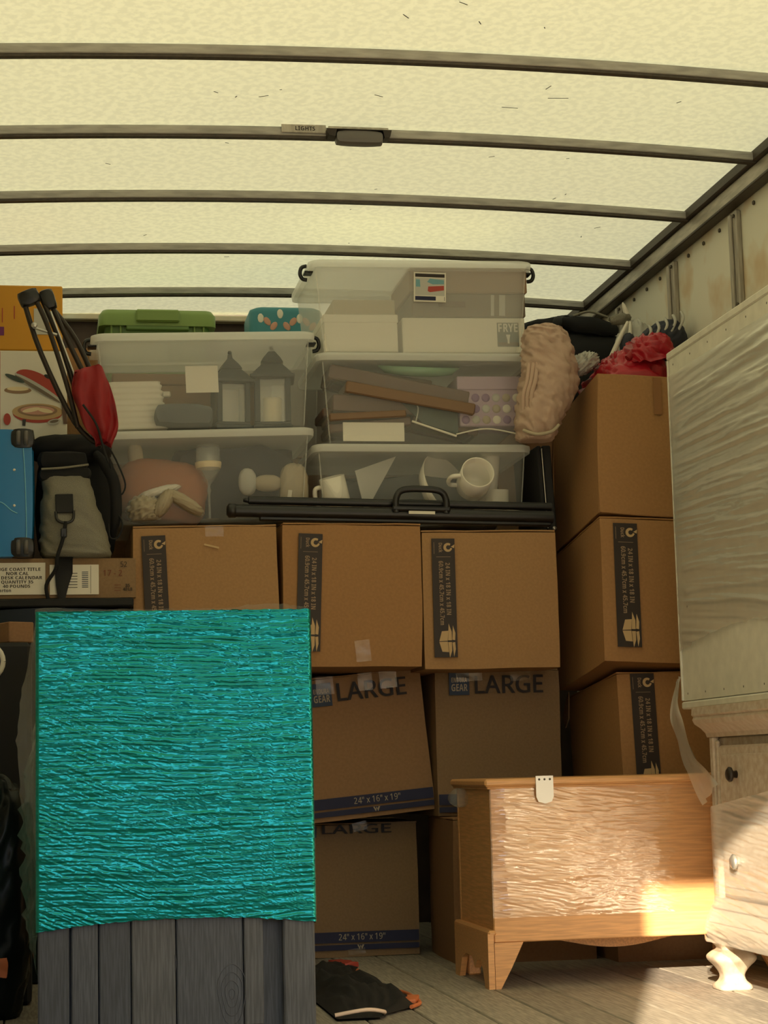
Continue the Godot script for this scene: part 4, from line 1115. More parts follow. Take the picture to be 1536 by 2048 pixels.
	for i in 9:
		part(bt, "pattern_leaf", lump(Vector3(0.022, 0.034, 0.005), 2.0, 0.12, Vector3(2, 2, 2), 1.0 + i, 14, 10), mats.salmon if i % 3 else mats.paper, Vector3(-0.1 + 0.025 * i, 0.062 + 0.018 * (i % 2) + (0.03 if i % 3 == 0 else 0.0), 0.12), Vector3(0, 0, 0.7 * sin(i * 2.1)))
	# pile of dark things at the far left edge
	var sp := thing("black_speaker", "black loudspeaker with a pale ring at the left edge of the picture", "speaker", Vector3(-0.138, 0.0, -5.62))
	part(sp, "cabinet", cbox(Vector3(0.2, 1.02, 0.3), 0.012), mats.black_matte, Vector3(0, 0.51, -0.15))
	part(sp, "ring", tube(circle(0.05, 24), 0.008, 8), mats.paper, Vector3(-0.03, 0.965, 0.004))
	part(sp, "ring", tube(circle(0.032, 24), 0.004, 8), mats.paper, Vector3(-0.03, 0.965, 0.004))
	part(sp, "cone", lathe([Vector2(0.0, -0.02), Vector2(0.015, -0.008), Vector2(0.03, 0.002), Vector2(0.048, 0.006)], 24), mats.black_plastic, Vector3(-0.03, 0.965, 0.003), Vector3(PI / 2, 0, 0))
	var or1 := thing("orange_strap", "short orange strap end low at the left edge of the picture", "strap", Vector3(-0.12, 0.12, -5.27))
	part(or1, "webbing", soft_box(Vector3(0.04, 0.05, 0.012), 5, 0.002, 0.006, 3.0, 20.0), mats.orange_trim, Vector3(0, 0.02, 0))
	var bnd := thing("black_bundle", "heap of black plastic film beside the teal cabinet", "plastic bundle", Vector3(-0.145, 0.0, -5.38))
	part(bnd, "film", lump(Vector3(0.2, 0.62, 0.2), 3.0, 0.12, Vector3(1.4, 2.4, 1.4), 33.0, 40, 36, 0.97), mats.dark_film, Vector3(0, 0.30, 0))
	var pb := thing("brown_parcel", "small brown parcel peeking out at the far left beside the teal cabinet", "box", Vector3(-0.085, 1.021, -5.70), Vector3(0, 0.5, 0.0))
	part(pb, "body", cbox(Vector3(0.08, 0.06, 0.08), 0.003), mats.carton_shade, Vector3(0, 0.031, 0))


func circle(r: float, n: int) -> Array:
	var out := []
	for i in n + 1:
		out.append(Vector3(cos(TAU * i / n) * r, sin(TAU * i / n) * r, 0))
	return out


func ellipse(cx: float, cy: float, rx: float, ry: float, turn := 0.0, n := 28, a0 := 0.0, a1 := TAU) -> PackedVector2Array:
	var out := PackedVector2Array()
	for i in n:
		var a := lerpf(a0, a1, float(i) / (n if is_equal_approx(a1 - a0, TAU) else n - 1))
		out.append(Vector2(cx, cy) + Vector2(cos(a) * rx, sin(a) * ry).rotated(turn))
	return out


func skillet_print(o: Node3D) -> void:
	# the flat picture printed on the box front
	var z := 0.0005
	var items := [
		[ellipse(-0.045, 0.185, 0.045, 0.012), "taupe_board"], [ellipse(-0.045, 0.19, 0.036, 0.007), "candle_wax"],
		[ellipse(0.02, 0.108, 0.082, 0.034, 0.0, 28, PI, TAU), "picture_red"],
		[ellipse(0.02, 0.112, 0.084, 0.028), "label_cream"], [ellipse(0.02, 0.116, 0.066, 0.020), "taupe_board"], [ellipse(0.02, 0.117, 0.056, 0.015), "salmon"],
		[ellipse(0.0, 0.118, 0.03, 0.007, 0.2), "candle_wax"], [ellipse(0.045, 0.116, 0.026, 0.007, -0.2), "candle_wax"],
		[ellipse(0.024, 0.198, 0.088, 0.042, -0.55, 24, 0.0, PI), "picture_red"], [ellipse(0.022, 0.194, 0.09, 0.012, -0.55), "paper_grey"], [ellipse(0.02, 0.19, 0.088, 0.006, -0.55), "taupe_dark"],
		[ellipse(0.053, 0.232, 0.012, 0.006, -0.5), "black_plastic"], [ellipse(-0.055, 0.225, 0.035, 0.008, -0.4), "folder_green"],
		[PackedVector2Array([Vector2(0.098, 0.15), Vector2(0.115, 0.15), Vector2(0.118, 0.07), Vector2(0.106, 0.07)]), "picture_wood"],
		[PackedVector2Array([Vector2(-0.03, 0.085), Vector2(-0.018, 0.085), Vector2(-0.02, 0.062), Vector2(-0.03, 0.064)]), "black_plastic"],
		[ellipse(0.075, 0.078, 0.022, 0.009, 0.2), "paper_grey"], [ellipse(0.075, 0.079, 0.015, 0.005, 0.2), "taupe_dark"],
		[ellipse(-0.08, 0.085, 0.012, 0.02), "picture_red"],
	]
	for i in items.size():
		part(o, "printed_picture", prism(items[i][0], 0.0004), mats[items[i][1]], Vector3(0.012, -0.006, z + 0.00035 * i))


func camp_chair() -> void:
	var o := thing("camping_chair", "folded camping chair with dark tube legs and red cloth leaning at the left", "chair", Vector3(0.02, 1.74, -6.2))
	var z := 0.05
	var legs := [[Vector3(-0.088, 0.425, z), Vector3(-0.03, 0.24, z + 0.01), Vector3(0.075, 0.02, z), Vector3(0.16, -0.06, z)], [Vector3(-0.055, 0.435, z), Vector3(-0.01, 0.33, z + 0.02), Vector3(0.05, 0.14, z + 0.02), Vector3(0.085, 0.0, z + 0.01)], [Vector3(-0.01, 0.44, z - 0.03), Vector3(0.05, 0.3, z - 0.02), Vector3(0.11, 0.17, z - 0.02), Vector3(0.15, 0.05, z - 0.02)], [Vector3(0.01, 0.40, z - 0.05), Vector3(0.08, 0.3, z - 0.04), Vector3(0.14, 0.16, z - 0.03), Vector3(0.17, 0.05, z - 0.03)], [Vector3(-0.025, 0.42, z - 0.01), Vector3(0.03, 0.28, z), Vector3(0.08, 0.12, z), Vector3(0.12, 0.02, z)]]
	for p in legs:
		part(o, "leg", tube(smooth_path(p, 4), 0.0085, 8), mats.dark_brown)
	part(o, "head_joint", soft_box(Vector3(0.062, 0.045, 0.04), 5, 0.004, 0.003, 5.0, 20.0, 0.2), mats.black_plastic, Vector3(-0.068, 0.425, z), Vector3(0, 0, 0.35))
	part(o, "head_joint", soft_box(Vector3(0.04, 0.06, 0.04), 5, 0.004, 0.003, 8.0, 20.0, 0.2), mats.black_plastic, Vector3(-0.008, 0.425, z - 0.02), Vector3(0, 0, 0.3))
	part(o, "cross_brace", tube([Vector3(-0.055, 0.325, z + 0.02), Vector3(0.02, 0.30, z + 0.02)], 0.005, 8), mats.steel)
	part(o, "rivet", lathe([Vector2(0, 0.004), Vector2(0.009, 0.003), Vector2(0.01, 0.0)], 12), mats.steel, Vector3(-0.052, 0.33, z + 0.026), Vector3(PI / 2, 0, 0))
	part(o, "bright_strut", tube([Vector3(0.0, 0.38, z + 0.01), Vector3(0.075, 0.17, z + 0.01)], 0.0035, 6), mats.steel)
	var rows := []
	for q in [[0.185, 0.075, 0.17, 0.03], [0.15, 0.066, 0.185, 0.045], [0.1, 0.068, 0.196, 0.05], [0.05, 0.085, 0.206, 0.045], [0.0, 0.105, 0.213, 0.035], [-0.03, 0.135, 0.2, 0.03], [-0.055, 0.14, 0.19, 0.02]]:
		var row := PackedVector3Array()
		for j in 21:
			var t := j / 20.0
			var a := TAU * t
			var cx: float = (q[1] + q[2]) / 2
			var hx: float = (q[2] - q[1]) / 2
			row.append(Vector3(cx + cos(a) * hx, q[0] + 0.012 * sin(a * 2.0 + q[0] * 30), z + 0.03 + sin(a) * q[3] + 0.016 * sin(a * 5.0 + q[0] * 20) + 0.02 * hill.get_noise_2d(a * 1.3, q[0] * 14.0)))
		row.remove_at(20)
		rows.append(row)
	part(o, "cloth", skin(rows_refined(rows, 4), true, false, true), mats.red_cloth)
	part(o, "cord", tube(smooth_path([Vector3(0.1, 0.06, z + 0.09), Vector3(0.14, 0.0, z + 0.09), Vector3(0.16, -0.06, z + 0.07), Vector3(0.18, -0.12, z + 0.05)], 5), 0.004, 6), mats.black_matte)


# ---------------------------------------------------------------- soft things at the upper right, and the black screen
func build_top_right() -> void:
	var s := thing("projector_screen", "long black folded projector screen with a carrying handle lying on the cartons", "screen", Vector3(1.154, 1.4815, -6.345), Vector3(0, 0, -0.022))
	part(s, "tube_case", tube([Vector3(-0.55, 0.0, 0), Vector3(0.555, 0.0, 0)], 0.021, 16), mats.black_plastic, Vector3(0, 0.002, 0.03))
	part(s, "end_cap", lathe([Vector2(0, 0), Vector2(0.014, 0), Vector2(0.024, 0.008), Vector2(0.024, 0.03), Vector2(0, 0.03)], 16), mats.black_plastic, Vector3(-0.56, 0.002, 0.03), Vector3(0, 0, -PI / 2))
	part(s, "upper_tube", tube([Vector3(-0.485, 0.0, 0), Vector3(0.555, 0.0, 0)], 0.014, 16), mats.black_plastic, Vector3(0, 0.04, 0.015))
	part(s, "upper_tip", lathe([Vector2(0, 0), Vector2(0.006, 0), Vector2(0.01, 0.02), Vector2(0, 0.02)], 12), mats.black_plastic, Vector3(-0.503, 0.04, 0.015), Vector3(0, 0, -PI / 2))
	part(s, "leg_bar", cbox(Vector3(1.0, 0.018, 0.03), 0.004), mats.black_plastic, Vector3(0.05, -0.02, 0.02))
	part(s, "handle", tube(smooth_path([Vector3(-0.085, -0.005, 0), Vector3(-0.086, 0.04, 0), Vector3(-0.065, 0.07, 0), Vector3(0.0, 0.076, 0), Vector3(0.065, 0.07, 0), Vector3(0.086, 0.04, 0), Vector3(0.085, -0.005, 0)], 5), 0.0115, 10), mats.black_plastic, Vector3(0.094, 0.01, 0.05))
	part(s, "handle_base", cbox(Vector3(0.2, 0.018, 0.02), 0.005), mats.black_plastic, Vector3(0.094, 0.018, 0.052))
	part(s, "name_plate", cbox(Vector3(0.09, 0.01, 0.002), 0.0), mats.paper, Vector3(0.094, 0.004, 0.0635), Vector3.ZERO, "small pale name plate")
	var p := thing("black_portfolio", "upright black flat case with a thin metal edge beside the crockery bin", "case", Vector3(1.72, 1.434, -6.40), Vector3(0, 0, 0.045))
	part(p, "cover", cbox(Vector3(0.03, 0.3, 0.34), 0.004), mats.black_matte, Vector3(0.012, 0.15, -0.17))
	part(p, "cover", cbox(Vector3(0.014, 0.3, 0.34), 0.003), mats.black_matte, Vector3(-0.016, 0.15, -0.17))
	part(p, "metal_edge", tube([Vector3(-0.006, 0.01, 0.002), Vector3(-0.006, 0.29, 0.002)], 0.0025, 6), mats.steel)
	part(p, "rivet", lathe([Vector2(0, 0.003), Vector2(0.006, 0.002), Vector2(0.007, 0.0)], 12), mats.steel, Vector3(0.018, 0.01, 0.001), Vector3(PI / 2, 0, 0))
	# beige padded blanket squeezed between bins and carton
	var b := thing("beige_blanket", "pinkish beige padded blanket stuffed between the bins and the open carton", "blanket", Vector3(1.70, 1.731, -6.30))
	var rows := []
	for q in [[0.0, 0.05, 0.04, -0.045], [0.012, 0.062, 0.06, -0.045], [0.06, 0.07, 0.08, -0.035], [0.13, 0.085, 0.09, -0.012], [0.2, 0.094, 0.095, 0.008], [0.27, 0.088, 0.095, 0.012], [0.33, 0.078, 0.09, 0.006], [0.375, 0.066, 0.08, 0.0], [0.398, 0.048, 0.06, -0.004], [0.405, 0.02, 0.03, -0.006]]:
		var row := PackedVector3Array()
		for j in 60:
			var a := TAU * j / 60
			row.append(Vector3(q[3] + cos(a) * q[1], q[0], sin(a) * q[2]))
		rows.append(row)
	var fine := rows_refined(rows, 7)
	for i in fine.size():
		var row: PackedVector3Array = fine[i]
		for j in row.size():
			var c := row[j]
			var n := Vector3(c.x, 0, c.z).normalized()
			var f := 1.0 - absf(hill.get_noise_3d(c.x * 9.0, c.y * 17.0 + c.x * 9.0, c.z * 9.0)) * 2.0
			f += 0.6 * (1.0 - absf(hill.get_noise_3d(c.x * 20.0 + 9.0, c.y * 30.0 - c.x * 22.0, c.z * 14.0)) * 2.0)
			row[j] = c + n * 0.016 * (f - 0.6)
		fine[i] = row
	part(b, "padding", skin(fine, true, true, true), mats.beige_cloth)
	for k in 3:
		part(b, "folded_layer", tube(smooth_path([Vector3(-0.095 + 0.011 * k, 0.10, 0.045 + 0.01 * k), Vector3(-0.096 + 0.012 * k, 0.15, 0.055 + 0.01 * k), Vector3(-0.082 + 0.012 * k, 0.2, 0.06 + 0.01 * k), Vector3(-0.07 + 0.012 * k, 0.26, 0.05 + 0.01 * k)], 5), 0.008, 8), mats.beige_cloth)
	part(b, "hem", tube(smooth_path([Vector3(-0.10, 0.03, 0.05), Vector3(-0.06, 0.012, 0.075), Vector3(-0.01, 0.02, 0.08), Vector3(0.02, 0.045, 0.07)], 5), 0.006, 8), mats.cream_cloth)
	# black bag at the back right
	var bb := thing("black_holdall", "black fabric holdall with a flap lying high at the back right", "bag", Vector3(2.02, 1.895, -6.98))
	part(bb, "sack", lump(Vector3(0.36, 0.36, 0.34), 3.4, 0.04, Vector3(1.5, 1.2, 1.5), 44.0, 40, 28, 0.95), mats.black_cloth, Vector3(0.0, 0.18, 0))
	part(bb, "flap", soft_box(Vector3(0.22, 0.06, 0.26), 8, 0.012, 0.01, 47.0, 9.0, 0.2), mats.black_cloth, Vector3(0.0, 0.385, 0.02), Vector3(0.1, 0, -0.12))
	part(bb, "side_fold", soft_box(Vector3(0.2, 0.05, 0.2), 8, 0.012, 0.01, 49.0, 9.0, 0.2), mats.black_cloth, Vector3(-0.12, 0.40, -0.05), Vector3(0, 0, 0.2))
	part(bb, "trim", tube(smooth_path([Vector3(-0.06, 0.41, 0.14), Vector3(0.0, 0.425, 0.15), Vector3(0.07, 0.405, 0.15)], 4), 0.005, 6), mats.dry_bag)
	carton("brown carton high at the back right under the black holdall", "cartons stacked in the wall of boxes", Vector3(1.97, 1.0, -6.76), Vector3(0.46, 0.88, 0.5), Vector3.ZERO, "carton_shade", 91.0)
	# red clothes rising out of the carton
	var r := thing("red_jacket", "shiny red jacket heaped in the open carton", "clothing", Vector3(1.995, 1.72, -6.38))
	part(r, "cloth", heap(0.14, 0.2, [[0.0, 0.0], [0.2, 0.2], [0.28, 0.5], [0.325, 0.8], [0.345, 1.0]], 0.06, 53.0, 0.35), mats.red_sheen)
	part(r, "sleeve", heap(0.075, 0.1, [[0.0, 0.0], [0.05, 0.3], [0.075, 0.7], [0.085, 1.0]], 0.05, 59.0, 0.2), mats.red_sheen, Vector3(0.06, 0.29, 0.12), Vector3(0.2, 0, 0.1))
	part(r, "collar", tube(smooth_path([Vector3(-0.03, 0.285, 0.17), Vector3(0.03, 0.33, 0.16), Vector3(0.09, 0.36, 0.14), Vector3(0.115, 0.31, 0.17)], 6), wrinkled(19, 0.018, 9.0), 12), mats.red_cloth)
	var w := thing("white_plastic_bag", "knotted white plastic bag behind the red jacket", "bag", Vector3(2.10, 2.0, -6.60))
	part(w, "sack", lump(Vector3(0.14, 0.24, 0.14), 2.0, 0.16, Vector3(2.4, 1.0, 2.0), 57.0, 40, 28), mats.paper_grey, Vector3(0.02, 0.10, 0))
	part(w, "knot_ear", lump(Vector3(0.07, 0.035, 0.03), 2.0, 0.3, Vector3(2, 2, 2), 59.0, 22, 14), mats.dry_bag, Vector3(-0.035, 0.235, 0.01), Vector3(0, 0, 0.2))
	part(w, "knot_ear", lump(Vector3(0.018, 0.09, 0.02), 2.0, 0.2, Vector3(2, 2, 2), 63.0, 18, 14), mats.paper, Vector3(-0.005, 0.25, 0.0), Vector3(0, 0, 0.3))
	for k in 2:
		part(w, "strap_edge", tube(smooth_path([Vector3(-0.12 + 0.05 * k, 0.02, 0.08), Vector3(-0.075 + 0.045 * k, 0.12, 0.08), Vector3(-0.02 + 0.01 * k, 0.215, 0.05)], 4), [0.008, 0.01, 0.011, 0.011, 0.01, 0.009, 0.008, 0.007, 0.006], 6), mats.paper)
	part(w, "dark_content", lump(Vector3(0.05, 0.08, 0.05), 2.0, 0.1, Vector3(2, 2, 2), 65.0, 18, 14), mats.navy_cloth, Vector3(-0.03, 0.13, 0.065), Vector3(0, 0, -0.3))
	var st := thing("striped_cloth", "dark blue and white striped cloth lying behind the white dresser top", "cloth", Vector3(2.14, 2.03, -6.36))
	part(st, "cloth", lump(Vector3(0.16, 0.12, 0.18), 2.4, 0.12, Vector3(2.4, 2.4, 2.0), 67.0, 40, 28), mats.navy_cloth, Vector3(0, 0.07, 0), Vector3(0, 0, 0.5))
	for i in 5:
		part(st, "stripe", tube(smooth_path([Vector3(-0.085 + 0.03 * i, 0.045 + 0.012 * i, 0.085), Vector3(-0.065 + 0.03 * i, 0.085 + 0.012 * i, 0.085), Vector3(-0.06 + 0.03 * i, 0.115 + 0.013 * i, 0.05)], 4), 0.0055, 6), mats.paper_grey)
	var gs := thing("grey_scarf", "crumpled grey scarf end lying at the left of the red jacket", "scarf", Vector3(1.845, 1.965, -6.36))
	part(gs, "cloth", lump(Vector3(0.10, 0.055, 0.08), 2.2, 0.4, Vector3(4, 5, 4), 71.0, 44, 30), mats.paper_grey, Vector3(0.0, 0.05, 0), Vector3(0, 0, 0.45))


# a heap of cloth: rings shrinking upwards, broken by folds
func heap(hx: float, hz: float, steps: Array, fold: float, sd: float, lean := 0.0) -> ArrayMesh:
	var rows := []
	var top: float = steps[-1][0]
	for q in steps:
		rows.append(ring(hx * (1.0 - 0.9 * q[1] * q[1]), hz * (1.0 - 0.9 * q[1] * q[1]), minf(hx, hz) * (1.0 - 0.9 * q[1] * q[1]) * 0.8, q[0], 12))
	var fine := rows_refined(rows, 8)
	for i in fine.size():
		var row: PackedVector3Array = fine[i]
		for j in row.size():
			var c := row[j]
			var f := 1.0 - absf(hill.get_noise_3d(c.x * 13.0 + sd, c.y * 18.0 + c.x * 14.0, c.z * 9.0)) * 2.2
			row[j] = c + Vector3(c.x, 0.08, c.z).normalized() * fold * (f - 0.5) * 0.5 + Vector3(0, lean * c.x * c.y / top, 0)
		fine[i] = row
	return skin(fine, true, true, true)


func wrinkled(n: int, r: float, f: float) -> Array:
	var out := []
	for i in n:
		var t := float(i) / (n - 1)
		out.append(r * (0.55 + 0.45 * sin(PI * clampf(t * 0.9 + 0.05, 0.0, 1.0))) * (1.0 + 0.14 * sin(t * TAU * f)))
	return out


func rows_refined(rows: Array, k: int) -> Array:
	# Catmull-Rom between rings
	var out := []
	for i in rows.size() - 1:
		for s in k:
			var t := float(s) / k
			var row := PackedVector3Array()
			for j in rows[i].size():
				var a: Vector3 = rows[maxi(i - 1, 0)][j]
				var b: Vector3 = rows[i][j]
				var c: Vector3 = rows[i + 1][j]
				var d: Vector3 = rows[mini(i + 2, rows.size() - 1)][j]
				row.append(b.cubic_interpolate(c, a, d, t))
			out.append(row)
	out.append(rows[-1])
	return out


# ---------------------------------------------------------------- the teal wrapped cabinet
func streak_height(x: float, y: float) -> float:
	# wrinkles of stretched film, mostly level; slanting ones low on the left
	var slant := clampf(0.75 - x * 0.9 - y * 0.35, 0.0, 1.0)
	var xr := x * 0.9 + y * 0.42
	var yr := y * 0.9 + x * 0.42
	var bend := 1.1 * hill.get_noise_2d(x * 1.1, y * 1.6)
	var a := pow(1.0 - absf(hill.get_noise_2d(x * 1.2, y * 44.0 + bend)), 7.0)
	var b := pow(1.0 - absf(hill.get_noise_2d(x * 3.2 + 40.0, y * 96.0 + bend)), 5.0)
	var c := pow(1.0 - absf(hill.get_noise_2d(xr * 1.2 + 90.0, yr * 56.0)), 7.0)
	var gate := clampf(0.55 + 1.4 * hill.get_noise_2d(x * 3.0 + 17.0, y * 9.0), 0.1, 1.0)
	return 0.0034 * a * (1.0 - 0.75 * slant) * gate + 0.0016 * b * (1.15 - gate * 0.6) + 0.0036 * c * slant * gate + 0.002 * hill.get_noise_2d(x * 3.0, y * 8.0)


func build_teal_cabinet() -> void:
	var o := thing("wrapped_cabinet", "grey wooden plank cabinet with its upper part wrapped in teal stretch film", "cabinet", Vector3(0.3174, 0.0, -4.78))
	var w := 0.67
	var h := 1.03
	var d := 0.42
	part(o, "carcass", cbox(Vector3(w - 0.006, h - 0.004, d - 0.03), 0.004), mats.grey_wood_c, Vector3(0, h / 2, -d / 2 - 0.015))
	part(o, "stile", cbox(Vector3(0.074, h, 0.026), 0.004), mats.grey_wood_c, Vector3(-w / 2 + 0.037, h / 2, -0.013))
	part(o, "stile", cbox(Vector3(0.078, h, 0.026), 0.004), mats.grey_wood_b, Vector3(w / 2 - 0.039, h / 2, -0.013))
	# door boards
	var x := -w / 2 + 0.078
	var k := 0
	for bw in [0.066, 0.078, 0.108, 0.164, 0.05]:
		part(o, "door_board", cbox(Vector3(bw - 0.003, h - 0.03, 0.02), 0.003), mats[["grey_wood", "grey_wood_c", "grey_wood_b", "grey_wood", "grey_wood_b"][k]], Vector3(x + bw / 2, h / 2 + 0.01, -0.012 - 0.002 * (k % 2)))
		x += bw
		k += 1
	for q in [[0.13, 0.10, 1.0], [-0.03, 0.17, 0.7]]:
		for k2 in 4:
			var loop := []
			for i in 25:
				var an := TAU * i / 24
				loop.append(Vector3(cos(an) * (0.007 + 0.009 * k2) * q[2] * (1.0 + 0.12 * sin(an * 3.0)), sin(an) * (0.012 + 0.02 * k2) * q[2], 0))
			part(o, "knot", tube(loop, 0.0012, 5), mats.knot, Vector3(q[0], q[1], -0.0034))
	# film skin: front sheet wrapped round both edges
	var rows := []
	var ny := 330
	var nx := 150
	for i in ny + 1:
		var row := PackedVector3Array()
		var v := float(i) / ny
		for j in nx + 1:
			var u := float(j) / nx
			var xx := lerpf(-w / 2 - 0.005, w / 2 + 0.005, u)
			var bottom := 0.2646 + 0.022 * (1.0 - pow(2.0 * u - 1.0, 2.0)) + 0.004 * hill.get_noise_1d(u * 20.0)
			var y := lerpf(h + 0.005 + 0.004 * hill.get_noise_1d(u * 14.0 + 3.0), bottom, v)
			var edge := minf(1.0, minf(u, 1.0 - u) * 160.0)
			row.append(Vector3(xx, y, 0.006 + edge * (0.003 + streak_height(u * w, y)) - (1.0 - edge) * 0.006))
		rows.append(row)
	part(o, "teal_film", skin(rows), mats.teal_film)
	# film on sides and top
	for s in [-1, 1]:
		var side := []
		for i in 60:
			var row := PackedVector3Array()
			for j in 6:
				var zz := -d * j / 5.0
				var y := lerpf(h + 0.004, 0.262, i / 59.0)
				row.append(Vector3(s * (w / 2 + 0.004 + 0.003 * hill.get_noise_2d(zz * 4.0, y * 40.0)), y, zz))
			side.append(row)
		part(o, "teal_film", skin(side, false, s > 0), mats.teal_film)
	part(o, "top_board", cbox(Vector3(w, 0.006, d), 0.002), mats.teal_film, Vector3(0, h + 0.003, -d / 2))
	# loose clear film standing up along the top edge, and bulging at the left
	var lip := []
	for i in 5:
		var row := PackedVector3Array()
		for j in 50:
			var u := j / 49.0
			var up := 0.010 + 0.010 * maxf(0.0, hill.get_noise_1d(u * 9.0)) + 0.012 * exp(-pow((u - 0.86) * 9.0, 2.0)) + 0.006 * exp(-pow((u - 0.06) * 14.0, 2.0))
			row.append(Vector3(lerpf(-w / 2 - 0.006, w / 2, u), h + up * i / 4.0, -0.004 - 0.006 * i / 4.0 + 0.004 * hill.get_noise_2d(u * 30.0, i * 0.7)))
		lip.append(row)
	part(o, "loose_film", skin(lip, false, true), mats.hanging_film)
	var bul := []
	for i in 40:
		var row := PackedVector3Array()
		var v := i / 39.0
		for j in 8:
			var t := j / 7.0
			var out := 0.055 * sin(PI * minf(1.0, v * 1.15)) * (0.8 + 0.4 * hill.get_noise_1d(v * 7.0)) * t
			row.append(Vector3(-w / 2 - 0.004 - out + 0.004 * hill.get_noise_2d(v * 40.0, t * 6.0), h - 0.01 - 0.72 * v, -0.02 - 0.08 * t))
		bul.append(row)
	part(o, "loose_film", skin(bul), mats.hanging_film)
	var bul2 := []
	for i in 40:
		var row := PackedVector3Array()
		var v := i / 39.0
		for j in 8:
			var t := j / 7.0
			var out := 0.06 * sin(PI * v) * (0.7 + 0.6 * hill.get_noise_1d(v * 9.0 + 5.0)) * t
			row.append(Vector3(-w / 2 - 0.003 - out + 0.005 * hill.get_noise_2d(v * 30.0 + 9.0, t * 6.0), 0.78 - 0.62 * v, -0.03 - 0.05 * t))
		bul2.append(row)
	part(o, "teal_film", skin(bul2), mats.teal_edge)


# ---------------------------------------------------------------- cedar chest
func build_cedar_chest() -> void:
	var o := thing("cedar_chest", "honey coloured wooden blanket chest wrapped in clear film on bracket feet", "chest", Vector3(1.70, 0.0, -5.5))
	var w := 0.86
	var d := 0.46
	var y0 := 0.13
	var y1 := 0.572
	part(o, "front_panel", cbox(Vector3(w, y1 - y0, 0.02), 0.003), mats.cedar, Vector3(0, (y0 + y1) / 2, -0.01))
	part(o, "back_panel", cbox(Vector3(w, y1 - y0, 0.02), 0.003), mats.cedar, Vector3(0, (y0 + y1) / 2, -d + 0.01))
	for s in [-1, 1]:
		part(o, "side_panel", cbox(Vector3(0.02, y1 - y0, d - 0.042), 0.003), mats.cedar_end, Vector3(s * (w / 2 - 0.011), (y0 + y1) / 2, -d / 2))
	part(o, "bottom_panel", cbox(Vector3(w - 0.04, 0.02, d - 0.04), 0.002), mats.cedar, Vector3(0, y0 + 0.012, -d / 2))
	var lid := part(o, "lid", cbox(Vector3(w + 0.034, 0.022, d + 0.03), 0.006), mats.cedar_lid, Vector3(0, y1 + 0.013, -d / 2))
	part(lid, "lid_moulding", cbox(Vector3(w + 0.02, 0.008, d + 0.012), 0.003), mats.cedar_lid, Vector3(0, -0.014, 0.002))
	# hasp plate
	var hp := PackedVector2Array([Vector2(-0.026, 0.04), Vector2(0.026, 0.04), Vector2(0.026, -0.02), Vector2(0.02, -0.034), Vector2(0, -0.04), Vector2(-0.02, -0.034), Vector2(-0.026, -0.02)])
	var hs := part(o, "hasp", prism(hp, 0.004), mats.silver_plate, Vector3(-0.27, 0.562, 0.016), Vector3.ZERO, "silver latch plate")
	for q in [Vector2(-0.016, 0.03), Vector2(0.0, 0.03), Vector2(0.016, 0.03)]:
		part(hs, "screw", lathe([Vector2(0, 0.0015), Vector2(0.003, 0.001), Vector2(0.0035, 0)], 8), mats.bolt, Vector3(q.x, q.y, 0.004), Vector3(PI / 2, 0, 0))
	# front bracket feet
	for s in [-1.0, 1.0]:
		var p := PackedVector2Array([Vector2(0, y0), Vector2(s * -0.085, y0), Vector2(s * -0.05, 0.06), Vector2(s * -0.016, 0.0), Vector2(0.0, 0.0)])
		part(o, "front_foot", prism(p, 0.02), mats.cedar, Vector3(s * w / 2, 0, -0.018))
		# side bracket with cut-out
		var q := PackedVector2Array([Vector2(0.0, 0.155), Vector2(0.0, 0.0), Vector2(-0.05, 0.0), Vector2(-0.075, 0.05), Vector2(-0.105, 0.075), Vector2(-0.15, 0.07), Vector2(-0.18, 0.045), Vector2(-0.22, 0.075), Vector2(-0.3, 0.078), Vector2(-0.36, 0.06), Vector2(-0.4, 0.0), Vector2(-0.46, 0.0), Vector2(-0.46, 0.155)])
		part(o, "side_bracket", prism(q, 0.018), mats.cedar_end, Vector3(s * (w / 2 + 0.002) + (0.0 if s < 0 else -0.0), 0, 0.004), Vector3(0, -PI / 2, 0))
		part(o, "bracket_moulding", cbox(Vector3(0.026, 0.016, d + 0.01), 0.006), mats.cedar_lid, Vector3(s * (w / 2 + 0.006), 0.157, -d / 2))
		part(o, "rear_foot", cbox(Vector3(0.04, y0, 0.04), 0.004), mats.cedar_end, Vector3(s * (w / 2 - 0.03), y0 / 2, -d + 0.03))
	# scalloped apron set back under the front
	var ap := PackedVector2Array()
	for i in 21:
		var t := i / 20.0
		ap.append(Vector2(lerpf(-0.3, 0.25, t), 0.128 - 0.036 * pow(sin(PI * t), 2.0)))
	ap.append(Vector2(0.25, 0.14))
	ap.append(Vector2(-0.3, 0.14))
	part(o, "apron", prism(ap, 0.018), mats.cedar_end, Vector3(0, 0, -0.16))
	# clear film stretched over the front
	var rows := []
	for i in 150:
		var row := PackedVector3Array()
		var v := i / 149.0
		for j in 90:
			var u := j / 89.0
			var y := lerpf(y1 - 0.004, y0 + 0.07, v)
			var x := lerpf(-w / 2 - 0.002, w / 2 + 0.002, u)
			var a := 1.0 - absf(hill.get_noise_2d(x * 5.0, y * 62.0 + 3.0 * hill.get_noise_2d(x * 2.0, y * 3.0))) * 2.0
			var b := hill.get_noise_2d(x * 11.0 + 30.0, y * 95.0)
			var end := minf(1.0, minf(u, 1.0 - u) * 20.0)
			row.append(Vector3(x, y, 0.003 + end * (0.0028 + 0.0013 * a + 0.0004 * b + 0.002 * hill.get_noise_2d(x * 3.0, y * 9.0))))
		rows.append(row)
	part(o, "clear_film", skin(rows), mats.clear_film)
	part(o, "film_wad", lump(Vector3(0.06, 0.05, 0.06), 2.0, 0.2, Vector3(3, 3, 3), 83.0, 30, 20), mats.hanging_film, Vector3(-w / 2 - 0.022, 0.54, -0.32))


